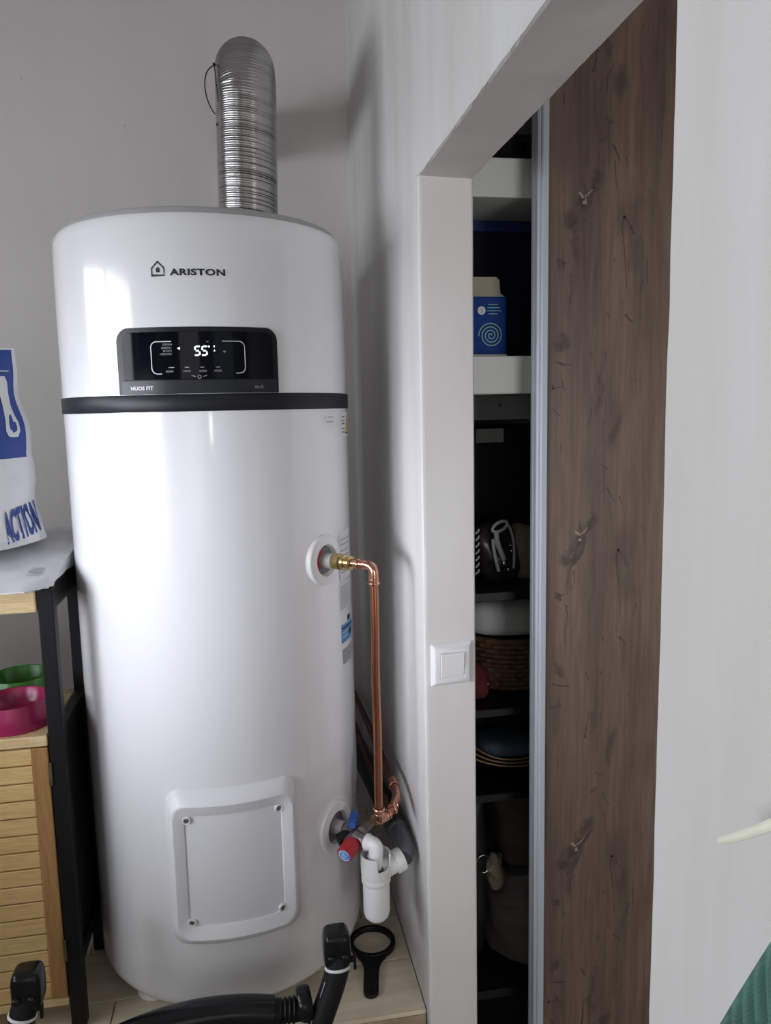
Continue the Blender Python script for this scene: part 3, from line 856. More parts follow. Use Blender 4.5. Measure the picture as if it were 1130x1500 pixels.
# ------------------------------------------------------------------ flexible duct
def duct():
    t = thing('flexible_duct', (.022, 1.70, 1.912), 'ribbed aluminium exhaust duct rising from the heater top into the wall', 'duct')
    path = [Vector((.023 + .006*k/60, 1.70, 1.905 + .27*k/60)) for k in range(60)]
    arc = bezier((.029, 1.70, 2.175), (.030, 1.70, 2.262), (.029, 1.755, 2.272), (.028, 1.86, 2.272), 60)
    path += arc
    path += bezier((.028, 1.86, 2.272), (.026, 1.98, 2.272), (.028, 2.1, 2.27), (.03, 2.2145, 2.268), 40)[1:]
    # resample evenly: one fine rib every 4.2 mm
    cum = [0]
    for a, c in zip(path, path[1:]): cum.append(cum[-1]+(c-a).length)
    step = .0042/4; n = int(cum[-1]/step); pts = []; j = 0
    for i in range(n+1):
        s = i*step
        while j < len(cum)-2 and cum[j+1] < s: j += 1
        f = (s-cum[j])/max(1e-9, cum[j+1]-cum[j])
        pts.append(path[j].lerp(path[j+1], min(1, f)))
    rnd = random.Random(5)
    amp = {}
    for k in range(0, 400):
        amp[k] = .0008 + rnd.uniform(-.0003, .0003) + (.0017 if rnd.random() < .13 else 0)
    rad = []
    for i in range(n+1):
        k, ph = divmod(i, 4)
        base = .0600 + .0012*math.sin(i*.006)
        rad.append(base - (amp[k] if ph == 0 else 0) + (.0004 if ph == 2 else 0))
    bm = bm_new()
    tube(bm, pts, rad, 40, True)
    # tilt the ribs a little, as the spiral lies
    for v in bm.verts:
        if v.co.z < 2.2: v.co.z -= (v.co.x-.022)*0.10
    obj('duct_tube', bm, 'aluminium', t, angle=75)
    bm = bm_new()
    tube(bm, bezier((-.036, 1.688, 2.243), (-.075, 1.685, 2.235), (-.062, 1.685, 2.165), (-.043, 1.685, 2.148), 18), .0012, 8)
    tube(bm, bezier((-.041, 1.69, 2.245), (-.040, 1.672, 2.22), (-.037, 1.665, 2.19), (-.036, 1.668, 2.165), 12), .0010, 8)
    blob(bm, (-.0415, 1.688, 2.244), .003, .003, .003, 10, 6); blob(bm, (-.040, 1.684, 2.128), .003, .002, .0035, 10, 6)
    for v in bm.verts: v.co.x += .0095
    obj('cable_tie', bm, 'black', t, label='thin black cable tie looping off the duct')
duct()

# ------------------------------------------------------------------ hot water pipe
def hot_pipe():
    d = radial(46.9); o = hc(46.9, 1.257)
    t = thing('hot_water_pipe', o + d*.028, 'copper pipe dropping from the upper heater collar down beside the wall', 'pipe')
    b = bm_new()
    lathe(b, [(.0, .027), (.0150, .027), (.0165, .029), (.0165, .043), (.0150, .045), (0, .045)], o, d, 8)
    lathe(b, [(0, .045), (.0125, .045), (.0150, .047), (.0155, .050), (.0150, .054), (.0115, .056), (.0115, .062), (.0138, .063), (.0138, .067), (.0105, .069), (0, .069)], o, d, 20)
    obj('brass_union', b, 'brass', t, label='brass union nut', angle=30)
    X = o + d*.119
    pr = .0082
    b = bm_new(); tube(b, [o + d*.068, o + d*.090], pr*.95, 18); obj('pipe', b, 'copper_bright', t)
    b = bm_new()
    path = fillet([o + d*.086, X, X + Vector((0, 0, -.036))], .026, 14)
    tube(b, path, pr*1.12, 20)
    bead(b, o + d*.086, d, pr*1.36, .0034); bead(b, o + d*.094, d, pr*1.26, .002); bead(b, X+Vector((0, 0, -.034)), (0, 0, 1), pr*1.4, .0032); bead(b, X+Vector((0, 0, -.026)), (0, 0, 1), pr*1.22, .002)
    obj('elbow', b, 'copper_bright', t)
    zb = .752
    b = bm_new(); tube(b, [X + Vector((0, 0, -.034))]+[Vector((X.x+.0006*math.sin(k), X.y, 1.22 - (1.22-zb)*k/12)) for k in range(1, 13)], pr, 20)
    obj('riser', b, 'copper', t, label='long vertical copper pipe')
    c0 = Vector((X.x, X.y, .739)); c1 = Vector((.262, 1.462, .738)); c2 = Vector((.2785, 1.50, .745)); 
    b = bm_new()
    tube(b, fillet([Vector((X.x, X.y, .768)), c0, c0.lerp(c1, .62)], .017, 12), pr*1.13, 20)
    bead(b, (X.x, X.y, .766), (0, 0, 1), pr*1.42, .0034); bead(b, (X.x, X.y, .757), (0, 0, 1), pr*1.25, .002)
    dd = (c1-c0).normalized()
    bead(b, c0.lerp(c1, .56), dd, pr*1.42, .0034); bead(b, c0.lerp(c1, .42), dd, pr*1.25, .002)
    obj('elbow', b, 'copper_bright', t)
    b = bm_new(); tube(b, [c0.lerp(c1, .5), c1], pr, 18); obj('pipe', b, 'copper', t)
    b = bm_new()
    tube(b, fillet([c1.lerp(c0, .12), c2, Vector((.2785, 1.56, .751))], .02, 12), pr*1.13, 18)
    bead(b, c1.lerp(c0, .06), dd, pr*1.42, .0034); bead(b, c1.lerp(c2, .25), dd, pr*1.25, .002); bead(b, (.2785, 1.535, .749), (0, 1, 0.08), pr*1.42, .0034)
    obj('elbow', b, 'copper_bright', t)
    b = bm_new(); tube(b, [Vector((.2785, 1.545, .750)), Vector((.280, 1.9, .735)), Vector((.280, 2.214, .716))], pr, 14)
    obj('pipe', b, 'copper_dull', t, label='dull copper pipe running back along the wall')
hot_pipe()

# ------------------------------------------------------------------ safety valve
def safety_valve():
    a = 48.6
    d = radial(a); o = hc(a, .692); tv = Vector((math.cos(R(a)), math.sin(R(a)), 0)); up = Vector((0, 0, 1))
    c = o + d*.062
    t = thing('safety_valve', c, 'nickel safety valve with red knob and blue lever on the lower heater collar', 'valve')
    b = bm_new()
    lathe(b, [(0, .027), (.0165, .027), (.0180, .029), (.0180, .040), (.0155, .042), (.0135, .046), (.0135, .055), (.012, .062), (0, .062)], o, d, 24)
    tube(b, [c - tv*.038, c - tv*.02, c, c + tv*.02, c + tv*.036], [.0125, .0145, .0155, .0145, .0125], 22)
    blob(b, c, .0185, .0185, .0175, 20, 12)
    # outlet branch down towards the siphon elbow
    q = c - tv*.018 + up*.006
    tube(b, [q, q + d*.012 + up*-.004, q + d*.030 + up*-.006], [.013, .0135, .0125], 20)
    bead(b, q + d*.026 + up*-.006, d, .0150, .004)
    obj('valve_body', b, 'steel_dull', t)
    b = bm_new()
    tube(b, [c + tv*.034, c + tv*.045], .0135, 20); lathe(b, [(0, .044), (.0155, .044), (.0165, .046), (.0165, .058), (.0155, .060), (.0115, .061), (.0115, .070), (.0135, .071), (.0135, .076), (0, .076)], c, tv, 8)
    obj('brass_union', b, 'brass_dull', t, label='brass union at the back of the valve', angle=30)
    # blue lever on top
    b = bm_new()
    p = c - tv*.004 - d*.012 + up*.014
    lathe(b, [(0, 0), (.007, 0), (.007, .010), (0, .011)], p, up, 14)
    L = bm_new()
    lathe(L, [(0, 0), (.009, .0), (.009, .012), (.0075, .0135), (0, .0135)], p + up*.006, up, 18)
    dirl = (-d*.35 + tv*.85 + up*.10).normalized(); side = up.cross(dirl).normalized()
    vs = []
    for s, wd in ((0, .007), (.016, .0075), (.032, .0085), (.036, .0065)):
        for sg in (-1, 1):
            for hh in (.006, .019): vs.append(L.verts.new(p + dirl*(s-.014) + side*wd*sg + up*hh))
    for k in range(3):
        i = k*4
        for f in ((0, 1, 5, 4), (2, 6, 7, 3), (1, 3, 7, 5), (0, 4, 6, 2)): L.faces.new([vs[i+j] for j in f])
    L.faces.new([vs[j] for j in (0, 2, 3, 1)]); L.faces.new([vs[12+j] for j in (0, 1, 3, 2)])
    merge(b, L)
    obj('lever', b, 'blue_lever', t, label='blue lever')
    # black cap beside the inlet
    b = bm_new()
    e = c - tv*.018 - d*.018 + up*-.002; ax = (-tv*.75 - d*.55 + up*-.15).normalized()
    lathe(b, [(0, -.004), (.0120, -.004), (.0135, .002), (.0135, .016), (.0120, .020), (0, .021)], e, ax, 22)
    obj('drain_cap', b, 'black', t, label='black round cap')
    # red knob with ribs and a blue face
    b = bm_new()
    ax = (-tv*.93 + d*.06 - up*.20).normalized(); e = c - tv*.030 + d*.006 - up*.001
    seg = 48; u_, v_, a_ = frame_of(ax); rows = []
    for r_, h in ((.0, 0), (.0125, 0), (.0165, .004), (.0172, .012), (.0172, .034), (.0160, .038), (.0148, .0385), (0, .0385)):
        rows.append([b.verts.new(e + a_*h + (u_*math.cos(2*math.pi*i/seg) + v_*math.sin(2*math.pi*i/seg))*(r_*(0.95 if (i % 4 == 0 and .003 < h < .036) else 1))) for i in range(seg)])
    for p_, q_ in zip(rows, rows[1:]):
        for i in range(seg): b.faces.new((p_[i], p_[(i+1) % seg], q_[(i+1) % seg], q_[i]))
    kn = obj('knob', b, 'red', t, label='ribbed red knob')
    b = bm_new(); lathe(b, [(0, .0388), (.0135, .0388), (.0135, .0386)], e, ax, 28); obj('knob_face', b, 'knob_face', kn, label='blue knob face with pale marks')
    b = bm_new()
    def kf(x, y): return e + a_*.0392 + u_*x + v_*y
    strip_line(b, [(.0112*math.cos(R(k)), .0112*math.sin(R(k))) for k in range(20, 340, 20)], .0016, kf)
    for k in range(-2, 3): strip_line(b, [(-.006, k*.0034), (.006-.002*abs(k), k*.0034)], .0012, kf)
    obj('knob_print', b, 'print_white', kn, kind='stuff')
    return c, d, tv, q
vc, vd, vt, vq = safety_valve()

# cold feed pipe behind the valve
b = bm_new()
p0 = vc + vt*.076
pts = fillet([p0, p0 + vt*.035, Vector((.262, 1.62, .690)), Vector((.262, 2.214, .672))], .03, 8)
tube(b, pts, .0082, 16)
bead(b, p0 + vt*.004, vt, .0115, .003); bead(b, pts[10], pts[10]-pts[9], .0112, .003)
tag(obj('cold_water_pipe', b, 'copper_dull'), 'dull copper pipe running back from the valve behind the riser', 'pipe')

# ------------------------------------------------------------------ siphon (white tundish cup) and drain
def siphon():
    cx, cy = .2165, 1.418
    t = thing('siphon', (cx, cy, .53), 'white plastic drain siphon cup hanging under the safety valve', 'siphon')
    b = bm_new()
    lathe(b, [(0, .530), (.010, .5305), (.018, .534), (.0240, .541), (.0264, .550), (.0270, .624), (.0, .624)], (cx, cy, 0), (0, 0, 1), 40)
    obj('trap_cup', b, 'plastic_pure', t)
    b = bm_new()
    # funnel: rim cut lower towards the viewer, thick wall
    seg = 56
    def rim(i):
        a = 2*math.pi*i/seg                       # 0 = +x, counter-clockwise
        k = math.degrees(a) % 360
        # tall at the left and back, deep notch front right
        if 270 <= k <= 312: return .648
        if 312 < k <= 340: return .650
        return .674
    prof = [(.0278, .613), (.0292, .616), (.0292, .624), (.0284, .6255), (.0292, .629), (.0300, .640)]
    outer = []
    for r_, z in prof: outer.append([b.verts.new((cx + r_*math.cos(2*math.pi*i/seg), cy + r_*math.sin(2*math.pi*i/seg), z)) for i in range(seg)])
    outer.append([b.verts.new((cx + .0305*math.cos(2*math.pi*i/seg), cy + .0305*math.sin(2*math.pi*i/seg), rim(i))) for i in range(seg)])
    inner = [[b.verts.new((cx + .0275*math.cos(2*math.pi*i/seg), cy + .0275*math.sin(2*math.pi*i/seg), rim(i))) for i in range(seg)]]
    inner.append([b.verts.new((cx + .026*math.cos(2*math.pi*i/seg), cy + .026*math.sin(2*math.pi*i/seg), .6245)) for i in range(seg)])
    rings = outer + inner
    for p_, q_ in zip(rings, rings[1:]):
        for i in range(seg): b.faces.new((p_[i], p_[(i+1) % seg], q_[(i+1) % seg], q_[i]))
    b.faces.new(outer[0][::-1]); b.faces.new(inner[-1])
    obj('funnel', b, 'siphon', t)
    b = bm_new()
    e0 = Vector((cx+.012, cy+.003, .634)); e1 = Vector((.2715, 1.434, .645)); dd = (e1-e0).normalized()
    tube(b, [e0, e0.lerp(e1, .55), e0.lerp(e1, .8)], [.020, .0195, .0195], 28)
    lathe(b, [(.0195, -.018), (.0235, -.016), (.0240, -.004), (.0225, .002), (.018, .003), (.018, -.004), (0, -.004)], e1, dd, 32)
    obj('side_outlet', b, 'siphon', t)
    b = bm_new()
    s0 = vq + vd*.028 + Vector((0, 0, -.006))
    path = fillet([s0, s0 + vd*.024, Vector((cx-.002, cy-.002, .640))], .024, 12)
    tube(b, path, .0146, 24)
    bead(b, s0 + vd*.003, vd, .0165, .004); bead(b, s0 + vd*.010, vd, .0150, .0025)
    bead(b, (cx-.0015, cy-.001, .668), (0, 0, 1), .0155, .003)
    obj('inlet_elbow', b, 'plastic_pure', t)
    b = bm_new()
    lathe(b, [(0, 0), (.0024, 0), (.0024, .0012), (0, .0014)], (cx+.004, cy-.0302, .652), (.1, -1, 0), 12)
    obj('vent_dot', b, 'black', t, label='small dark vent hole')
    return e1, dd
sip_e, sip_d = siphon()
b = bm_new()
g0 = sip_e + sip_d*.0035
pts = fillet([g0, Vector((.2830, 1.452, .652)), Vector((.2835, 1.53, .652))], .022, 10)
tube(b, pts, .0205, 24)
lathe(b, [(.0205, 0), (.0232, .001), (.0232, .014), (.0205, .016)], pts[-1] - Vector((0, .012, 0)), (0, 1, -.14), 24)
dp = thing('drain_pipe', (.2835, 1.5, .62), 'dark grey drain pipe sloping back along the wall from the siphon', 'pipe')
obj('drain_elbow', b, 'drain_grey', dp, label='grey plastic elbow')
b = bm_new(); tube(b, [(.2835, 1.53, .650), (.281, 1.85, .605), (.281, 2.214, .545)], .0235, 20)
obj('drain_tube', b, 'drain_dark', dp)

# ------------------------------------------------------------------ filter wrench lying on the tiles
def wrench():
    c = Vector((.2315, 1.598, PZ+.0005)); bm = bm_new()
    e = Vector((.2025, 1.436)); dirv = (Vector((c.x, c.y)) - e); Ln = dirv.length; dirv.normalize(); sd = Vector((-dirv.y, dirv.x))
    ro, ri, th = .0525, .0425, .012
    seg = 64
    # ring
    rows = []
    for r_, h in ((ri, 0), (ro, 0), (ro+.0005, .002), (ro+.0005, th-.002), (ro-.001, th), (ri+.001, th), (ri, th-.002)):
        rows.append([bm.verts.new((c.x+r_*math.cos(2*math.pi*i/seg), c.y+r_*math.sin(2*math.pi*i/seg), c.z+h)) for i in range(seg)])
    rows.append(rows[0])
    for p, q in zip(rows, rows[1:]):
        for i in range(seg): bm.faces.new((p[i], p[(i+1) % seg], q[(i+1) % seg], q[i]))
    # handle outline, from the ring to the rounded end
    half = []
    for s, wd in ((-ro*.86, .032), (-ro*1.05, .0245), (-ro*1.35, .0180), (-ro*1.8, .0160), (-(Ln-.016), .0160)):
        half.append((s, wd))
    out = [(s, w_) for s, w_ in half]
    for k in range(1, 8):
        a = math.pi*k/8
        out.append((-(Ln-.016) - .016*math.sin(a), .016*math.cos(a)))
    out += [(s, -w_) for s, w_ in reversed(half)]
    t = bmesh.new()
    lo = [t.verts.new((c.x + dirv.x*s + sd.x*w_, c.y + dirv.y*s + sd.y*w_, c.z)) for s, w_ in out]
    hi = [t.verts.new((v.co.x, v.co.y, c.z+th-.002)) for v in lo]
    t.faces.new(lo[::-1]); t.faces.new(hi)
    for i in range(len(lo)): t.faces.new((lo[i], lo[(i+1) % len(lo)], hi[(i+1) % len(lo)], hi[i]))
    bmesh.ops.bevel(t, geom=[ed for ed in t.edges if all(abs(v.co.z-(c.z+th-.002)) < 1e-5 for v in ed.verts)], offset=.0015, segments=2, affect='EDGES')
    merge(bm, t)
    t_ = thing('filter_wrench', (c.x, c.y, PZ), 'black plastic ring wrench lying on the tiles by the wall', 'wrench')
    obj('wrench_frame', bm, 'black', t_, angle=35)
    bm = bm_new()
    h = e + dirv*.016
    lathe(bm, [(.0045, .0098), (.0045, .0104), (.0030, .0106), (.0028, .0101), (0, .0101)], (h.x, h.y, c.z), (0, 0, 1), 16)
    obj('hang_hole', bm, 'black_gloss', t_)
wrench()

# ------------------------------------------------------------------ folding push frame in front
def push_frame():
    t = thing('pushchair_frame', (-.12, 1.20, FL), 'black tubular push frame with white rings standing in front of the heater', 'pushchair')
    def upright(top, mid, low, foot, sgn):
        top, mid, low, foot = map(Vector, (top, mid, low, foot))
        b = bm_new()
        pth = [top.lerp(mid, .25), top.lerp(mid, .6), mid] + bezier(mid, mid.lerp(low, .4) + Vector((0, 0, -.01)), low + Vector((0, 0, .03)), low, 10)[1:] + [low.lerp(foot, .3), low.lerp(foot, .7), foot]
        tube(b, pth, [.0205, .021, .0215] + [.0215]*10 + [.018, .016, .016], 20)
        u = obj('upright', b, 'black_soft', t)
        # hinge cap at the top
        b = bm_new()
        dd = (top-mid).normalized(); x = Vector((1, 0, 0))
        box_c = top.lerp(mid, .18)
        blob(b, top.lerp(mid, .20), .0245, .024, .034, 28, 16, sq=.45)
        cp = obj('hinge_cap', b, 'black_gloss', u)
        for s in (-1, 1):
            b = bm_new(); lathe(b, [(0, 0), (.006, 0), (.006, .003), (.004, .0045), (0, .005)], top.lerp(mid, .34) + Vector((s*.012, -.0225, 0)), (0, -1, .2), 12)
            obj('rivet', b, 'black_gloss', u)
        b = bm_new(); bead(b, mid, (top-mid), .0232, .0035, 28); obj('white_ring', b, 'plastic_pure', u, label='white ring around the upright')
        b = bm_new()
        side = [p + Vector((-.0185*sgn if sgn > 0 else .0185, -.010, 0)) for p in pth[3:13]]
        tube(b, side, .0022, 8); obj('piping', b, 'print_grey', u, label='pale piping along the upright')
        b = bm_new()
        lp = mid + Vector((.027, 0, .012))
        box(b, lp.x-.010, lp.x+.006, lp.y-.005, lp.y+.005, lp.z-.004, lp.z+.003, .001); box(b, lp.x+.001, lp.x+.006, lp.y-.004, lp.y+.004, lp.z-.020, lp.z+.008, .0015)
        obj('latch', b, 'black', u)
    upright((.118, 1.262, .612), (.1185, 1.25, .570), (.078, 1.235, .452), (.085, 1.20, FL), 1)
    upright((-.395, 1.262, .622), (-.408, 1.25, .565), (-.430, 1.235, .45), (-.415, 1.20, FL), -1)
    # curved cross bar with a wide glossy shell
    b = bm_new()
    pts = []; 
    for k in range(29):
        x = -.42 + .42*k/28
        pts.append(Vector((x, 1.252, .514 - 1.2*(x+.11)**2)))
    tube(b, pts, .027, 20)
    obj('curved_bar', b, 'black_gloss', t)
    b = bm_new()
    q0 = pts[-1]
    tube(b, [q0 + Vector((-.004, 0, 0)), q0 + Vector((.012, .001, -.002))], .022, 22)
    for k in range(4): bead(b, q0 + Vector((.014+.008*k, .001, -.002)), (1, 0, -.1), .0215, .0035, 22)
    tube(b, [q0 + Vector((.010, .001, -.002)), q0 + Vector((.050, .001, -.004))], .0185, 20)
    obj('ribbed_joint', b, 'black', t)
    b = bm_new()
    lathe(b, [(0, -.012), (.026, -.012), (.030, -.006), (.030, .006), (.026, .012), (0, .012)], q0 + Vector((.058, .0, .008)), (1, .1, .1), 28)
    obj('hinge_disc', b, 'black_gloss', t)
    b = bm_new()
    blob(b, q0 + Vector((-.018, -.018, .016)), .007, .003, .004, 12, 8); blob(b, q0 + Vector((-.002, -.020, .012)), .006, .003, .003, 12, 8)
    obj('tag', b, 'print_white', t, label='small white mark')
push_frame()

# ------------------------------------------------------------------ storage shelf at the left
SX1, SX0 = -.3655, -1.12     # right and left outer faces
SY0, SY1 = 1.478, 1.735
def shelf():
    t = thing('storage_cabinet', (SX1-.3, SY0+.12, PZ), 'black framed shelf cabinet with bamboo slatted doors left of the heater', 'cabinet')
    pw = .028
    for x0 in (SX1-pw, SX0):
        for y0 in (SY0, SY1-pw):
            b = bm_new(); box(b, x0, x0+pw, y0, y0+pw, PZ, 1.238, .002); obj('post', b, 'black_wood', t, smooth=False)
    for x0 in (SX1-pw+.004, SX0+.004):
        for z0, z1 in ((1.19, 1.238), (.925, .962), (.455, .485)):
            b = bm_new(); box(b, x0, x0+.020, SY0+pw, SY1-pw, z0, z1, .002); obj('side_rail', b, 'black_wood', t, smooth=False)
        b = bm_new(); box(b, x0+.006, x0+.012, SY0+pw, SY1-pw, .485, .925); obj('side_panel', b, 'dark_panel', t, smooth=False)
    xl, xr = SX0+pw+.001, SX1-pw-.001
    b = bm_new(); box(b, xl, xr, SY0-.003, SY1-.004, 1.192, 1.238, .003); obj('top_board', b, 'bamboo_top', t, smooth=False)
    b = bm_new(); box(b, xl, xr, SY0-.004, SY1-.004, .934, .955, .0025); obj('bowl_board', b, 'bamboo_top', t, smooth=False)
    b = bm_new(); box(b, xl, xr, SY0+.002, SY1-.004, .392, .41, .002); obj('bottom_board', b, 'bamboo_top', t, smooth=False)
    b = bm_new(); box(b, xl, xr, SY1-.012, SY1-.006, .41, .934); obj('back_board', b, 'dark_panel', t, smooth=False)
    # two doors: stiles, rails and slats one by one
    xm = (xl+xr)/2
    for d0, d1 in ((xm+.002, xr-.001), (xl+.001, xm-.002)):
        b = bm_new(); yb0, yb1 = SY0-.002, SY0+.016
        z0, z1 = .412, .931; sw = .030
        box(b, d0+.004, d1-.004, yb1-.004, yb1, z0+.002, z1-.002)
        dr = obj('door', b, 'dark_panel', t, smooth=False)
        for a0, a1 in ((d0, d0+sw), (d1-sw, d1)):
            b = bm_new(); box(b, a0, a1, yb0, yb1-.0042, z0, z1, .002); obj('stile', b, 'bamboo_v', dr, smooth=False, label='darker brown door stile')
        n = 15; p = (z1-z0)/n
        for k in range(n):
            b = bm_new(); box(b, d0+sw, d1-sw, yb0+.003, yb1-.004, z0+p*k+.0013, z0+p*(k+1)-.0013, .0012, 1)
            obj('slat', b, 'bamboo', dr, smooth=False)
    for z in (.855, .49):
        b = bm_new(); box(b, SX1-pw-.004, SX1-pw+.003, SY0-.0035, SY0-.001, z, z+.045, .0008); obj('hinge', b, 'brass_dull', t, smooth=False)
shelf()

def bowl(name, c, r, h, m, label):
    b = bm_new()
    lathe(b, [(0, 0), (r*1.04, 0), (r*1.08, .006), (r*1.02, h*.6), (r*.97, h-.004), (r*.955, h), (r*.93, h-.001), (r*.88, h*.55), (r*.78, .016), (r*.6, .010), (0, .009)], c, (0, 0, 1), 56)
    tag(obj(name, b, m), label, 'bowl', 'pet bowls on the bamboo shelf')
bowl('pet_bowl', (-.472, 1.556, .9552), .069, .050, 'bowl_pink', 'magenta plastic pet bowl at the front of the bamboo shelf')
bowl('pet_bowl', (-.500, 1.705, .9552), .066, .050, 'bowl_green', 'green plastic pet bowl behind the magenta one')

# flattened white sack lying on top of the cabinet
def lying_sack():
    x0, x1 = -1.10, -.366
    def fn(u, v):
        x = x0 + (x1-x0)*u
        y = 1.440 + (1.86-1.440)*v
        z = 1.2465 + .050*min(1, v/.75)**1.3 + .003*noise.noise(Vector((x*14, y*14, 0))) + .002*noise.noise(Vector((x*40, y*40, 3)))
        if v < .10: z -= (.10-v)*.07
        cut = max(0, (u-.955)/.045)*max(0, 1-v/.22)
        y += .045*cut
        if u > .985: z -= .004
        return Vector((x, y, z))
    b = bm_new()
    solid_grid(b, fn, 60, 30, lambda u, v: (0, 0, -max(.0025, (.050*min(1, v/.75)**1.3)*.96*(1 if v < .66 else max(0.15, 1-(v-.66)*2.2)))))
    o = obj('flat_sack', b, 'sack_grey')
    tag(o, 'white plastic sack lying flat on top of the black cabinet', 'sack')
    bb = bm_new()
    for k, z in enumerate((0, .012, .021, .032, .039)):
        hh = (.004, .006, .003, .005, .002)[k]
        pts = []
        v0 = .17 + z*2.3
        for (uu, vv) in ((.931, v0), (.966, v0), (.966, v0+hh*2.3), (.931, v0+hh*2.3)):
            pts.append(bb.verts.new(fn(uu, vv) + Vector((0, 0, .0022))))
        bb.faces.new(pts)
    obj('barcode', bb, 'print_grey', o, smooth=False, kind='stuff')
lying_sack()

# standing printed sack
def bag():
    cx = -.640
    def edge(v):   # half width
        return .201 + .027*(1-v)**1.6 - .006*math.sin(v*9)
    def half(v, u):
        d = .125*(max(0, 1-v))**.55*min(1, .80+v*5) + .008
        return d*max(0, 1-abs(u)**3.2)**.55
    ZB = 1.292
    def front(u, v, s=-1):
        z = ZB + .392*v + (.012*(u**2) if v < .5 else 0)*(1-v*2) - .006*(1-v)*(1-u*u)
        wr = .006*noise.noise(Vector((u*5, v*7, 2.0)))*(1-u*u*.5) + (.004*math.sin(v*60+u*8)*max(0, abs(u)-.8)*5 if v < .5 else 0)
        x = cx + edge(v)*u*(1+.012*math.sin(v*23)*(abs(u) > .9))
        y = 1.655 + s*half(v, u) + wr
        return Vector((x, y, z))
    b = bm_new()
    nu, nv = 64, 48
    V1 = [[b.verts.new(front(2*i/nu-1, j/nv, -1)) for j in range(nv+1)] for i in range(nu+1)]
    V2 = [[(V1[i][j] if i in (0, nu) else b.verts.new(front(2*i/nu-1, j/nv, 1))) for j in range(nv+1)] for i in range(nu+1)]
    for i in range(nu):
        for j in range(nv):
            b.faces.new((V1[i][j], V1[i+1][j], V1[i+1][j+1], V1[i][j+1]))
            f = []
            for v_ in (V2[i][j], V2[i][j+1], V2[i+1][j+1], V2[i+1][j]):
                if v_ not in f: f.append(v_)
            b.faces.new(f)
    for j in (0, nv):
        for i in range(nu):
            f = []
            for v_ in (V1[i][j], V1[i+1][j], V2[i+1][j], V2[i][j]):
                if v_ not in f: f.append(v_)
            if len(f) > 2:
                try: b.faces.new(f)
                except ValueError: pass
    o = obj('printed_sack', b, 'sack')
    tag(o, 'white sack with blue print standing on the flat sack', 'sack')
    off = Vector((0, -.0016, 0))
    def on(u, v): return front(u, v, -1) + off
    # blue block with a white letter stroke
    b = bm_new(); grid(b, lambda s, t: on(-.55 + 1.53*s, .455 + .535*t), 40, 24); obj('blue_block', b, 'sack_print', o)
    b = bm_new()
    def on2(u, v): return front(u, v, -1) + off*2.0
    ol = [(.905 + (x_-.888)*.78, .56 + (v_-.665)*1.15) for x_, v_ in ((.850, .67), (.870, .665), (.925, .665), (.945, .69), (.945, .725), (.930, .76), (.928, .80), (.935, .85), (.93, .90), (.905, .925), (.85, .925), (.838, .90), (.84, .86), (.848, .80), (.846, .74), (.835, .69))]
    b.faces.new([b.verts.new(on2(*q)) for q in ol])
    bmesh.ops.triangulate(b, faces=b.faces)
    obj('letter_stroke', b, 'sack', o, smooth=False)
    b = bm_new()
    strip_line(b, [(-.55+.05*k, .885) for k in range(0, 31)], .005, on2)
    obj('white_line', b, 'sack', o)
    # slanted blue word near the bottom edge
    b = bm_new()
    fitted_text(b, 'ACTION', 0.0, 1.0, 0, 1.0, lambda x, y: on2(min(.999, .795 + .204*(1-(1-min(1, x))**1.35)), .022 + .165*y + x*.03), bold=.055, shear=.25)
    obj('word_print', b, 'sack_print', o, smooth=False, kind='stuff')
bag()

# ------------------------------------------------------------------ light switch on the reveal
def light_switch():
    t = thing('light_switch', (.362, 1.366, 1.071), 'white square light switch on the doorway reveal', 'switch')
    k = .009/.1015                                # the reveal is very slightly out of square
    def yy(x): return 1.3622 + (x-.31)*k
    b = bm_new()
    def loop(hw, hh, dep, bmx): 
        return [bmx.verts.new((.3625+sx*hw, yy(.3625+sx*hw)-dep, 1.071+sz*hh)) for sx, sz in ((-1, -1), (1, -1), (1, 1), (-1, 1))]
    ls = [loop(.041, .041, -.0005, b), loop(.041, .041, .003, b), loop(.0335, .0335, .0095, b), loop(.0245, .0245, .0105, b), loop(.0240, .0240, .0085, b)]
    for p, q in zip(ls, ls[1:]):
        for i in range(4): b.faces.new((p[i], p[(i+1) % 4], q[(i+1) % 4], q[i]))
    b.faces.new(ls[0][::-1]); b.faces.new(ls[-1])
    bmesh.ops.bevel(b, geom=[e for e in b.edges], offset=.0008, segments=2, affect='EDGES')
    obj('switch_plate', b, 'switch', t, angle=25)
    b = bm_new()
    def loop2(hw, z0, z1, d0, d1):
        return [b.verts.new((.3625+sx*hw, yy(.3625+sx*hw)-dd, z)) for sx, z, dd in ((-1, z0, d0), (1, z0, d0), (1, z1, d1), (-1, z1, d1))]
    ls = [loop2(.0232, 1.0478, 1.0942, .0080, .0080), loop2(.0232, 1.0478, 1.0942, .0100, .0130), loop2(.0222, 1.0488, 1.0925, .0108, .0142)]
    for p, q in zip(ls, ls[1:]):
        for i in range(4): b.faces.new((p[i], p[(i+1) % 4], q[(i+1) % 4], q[i]))
    b.faces.new(ls[0][::-1]); b.faces.new(ls[-1])
    obj('rocker', b, 'switch', t, angle=15)
light_switch()

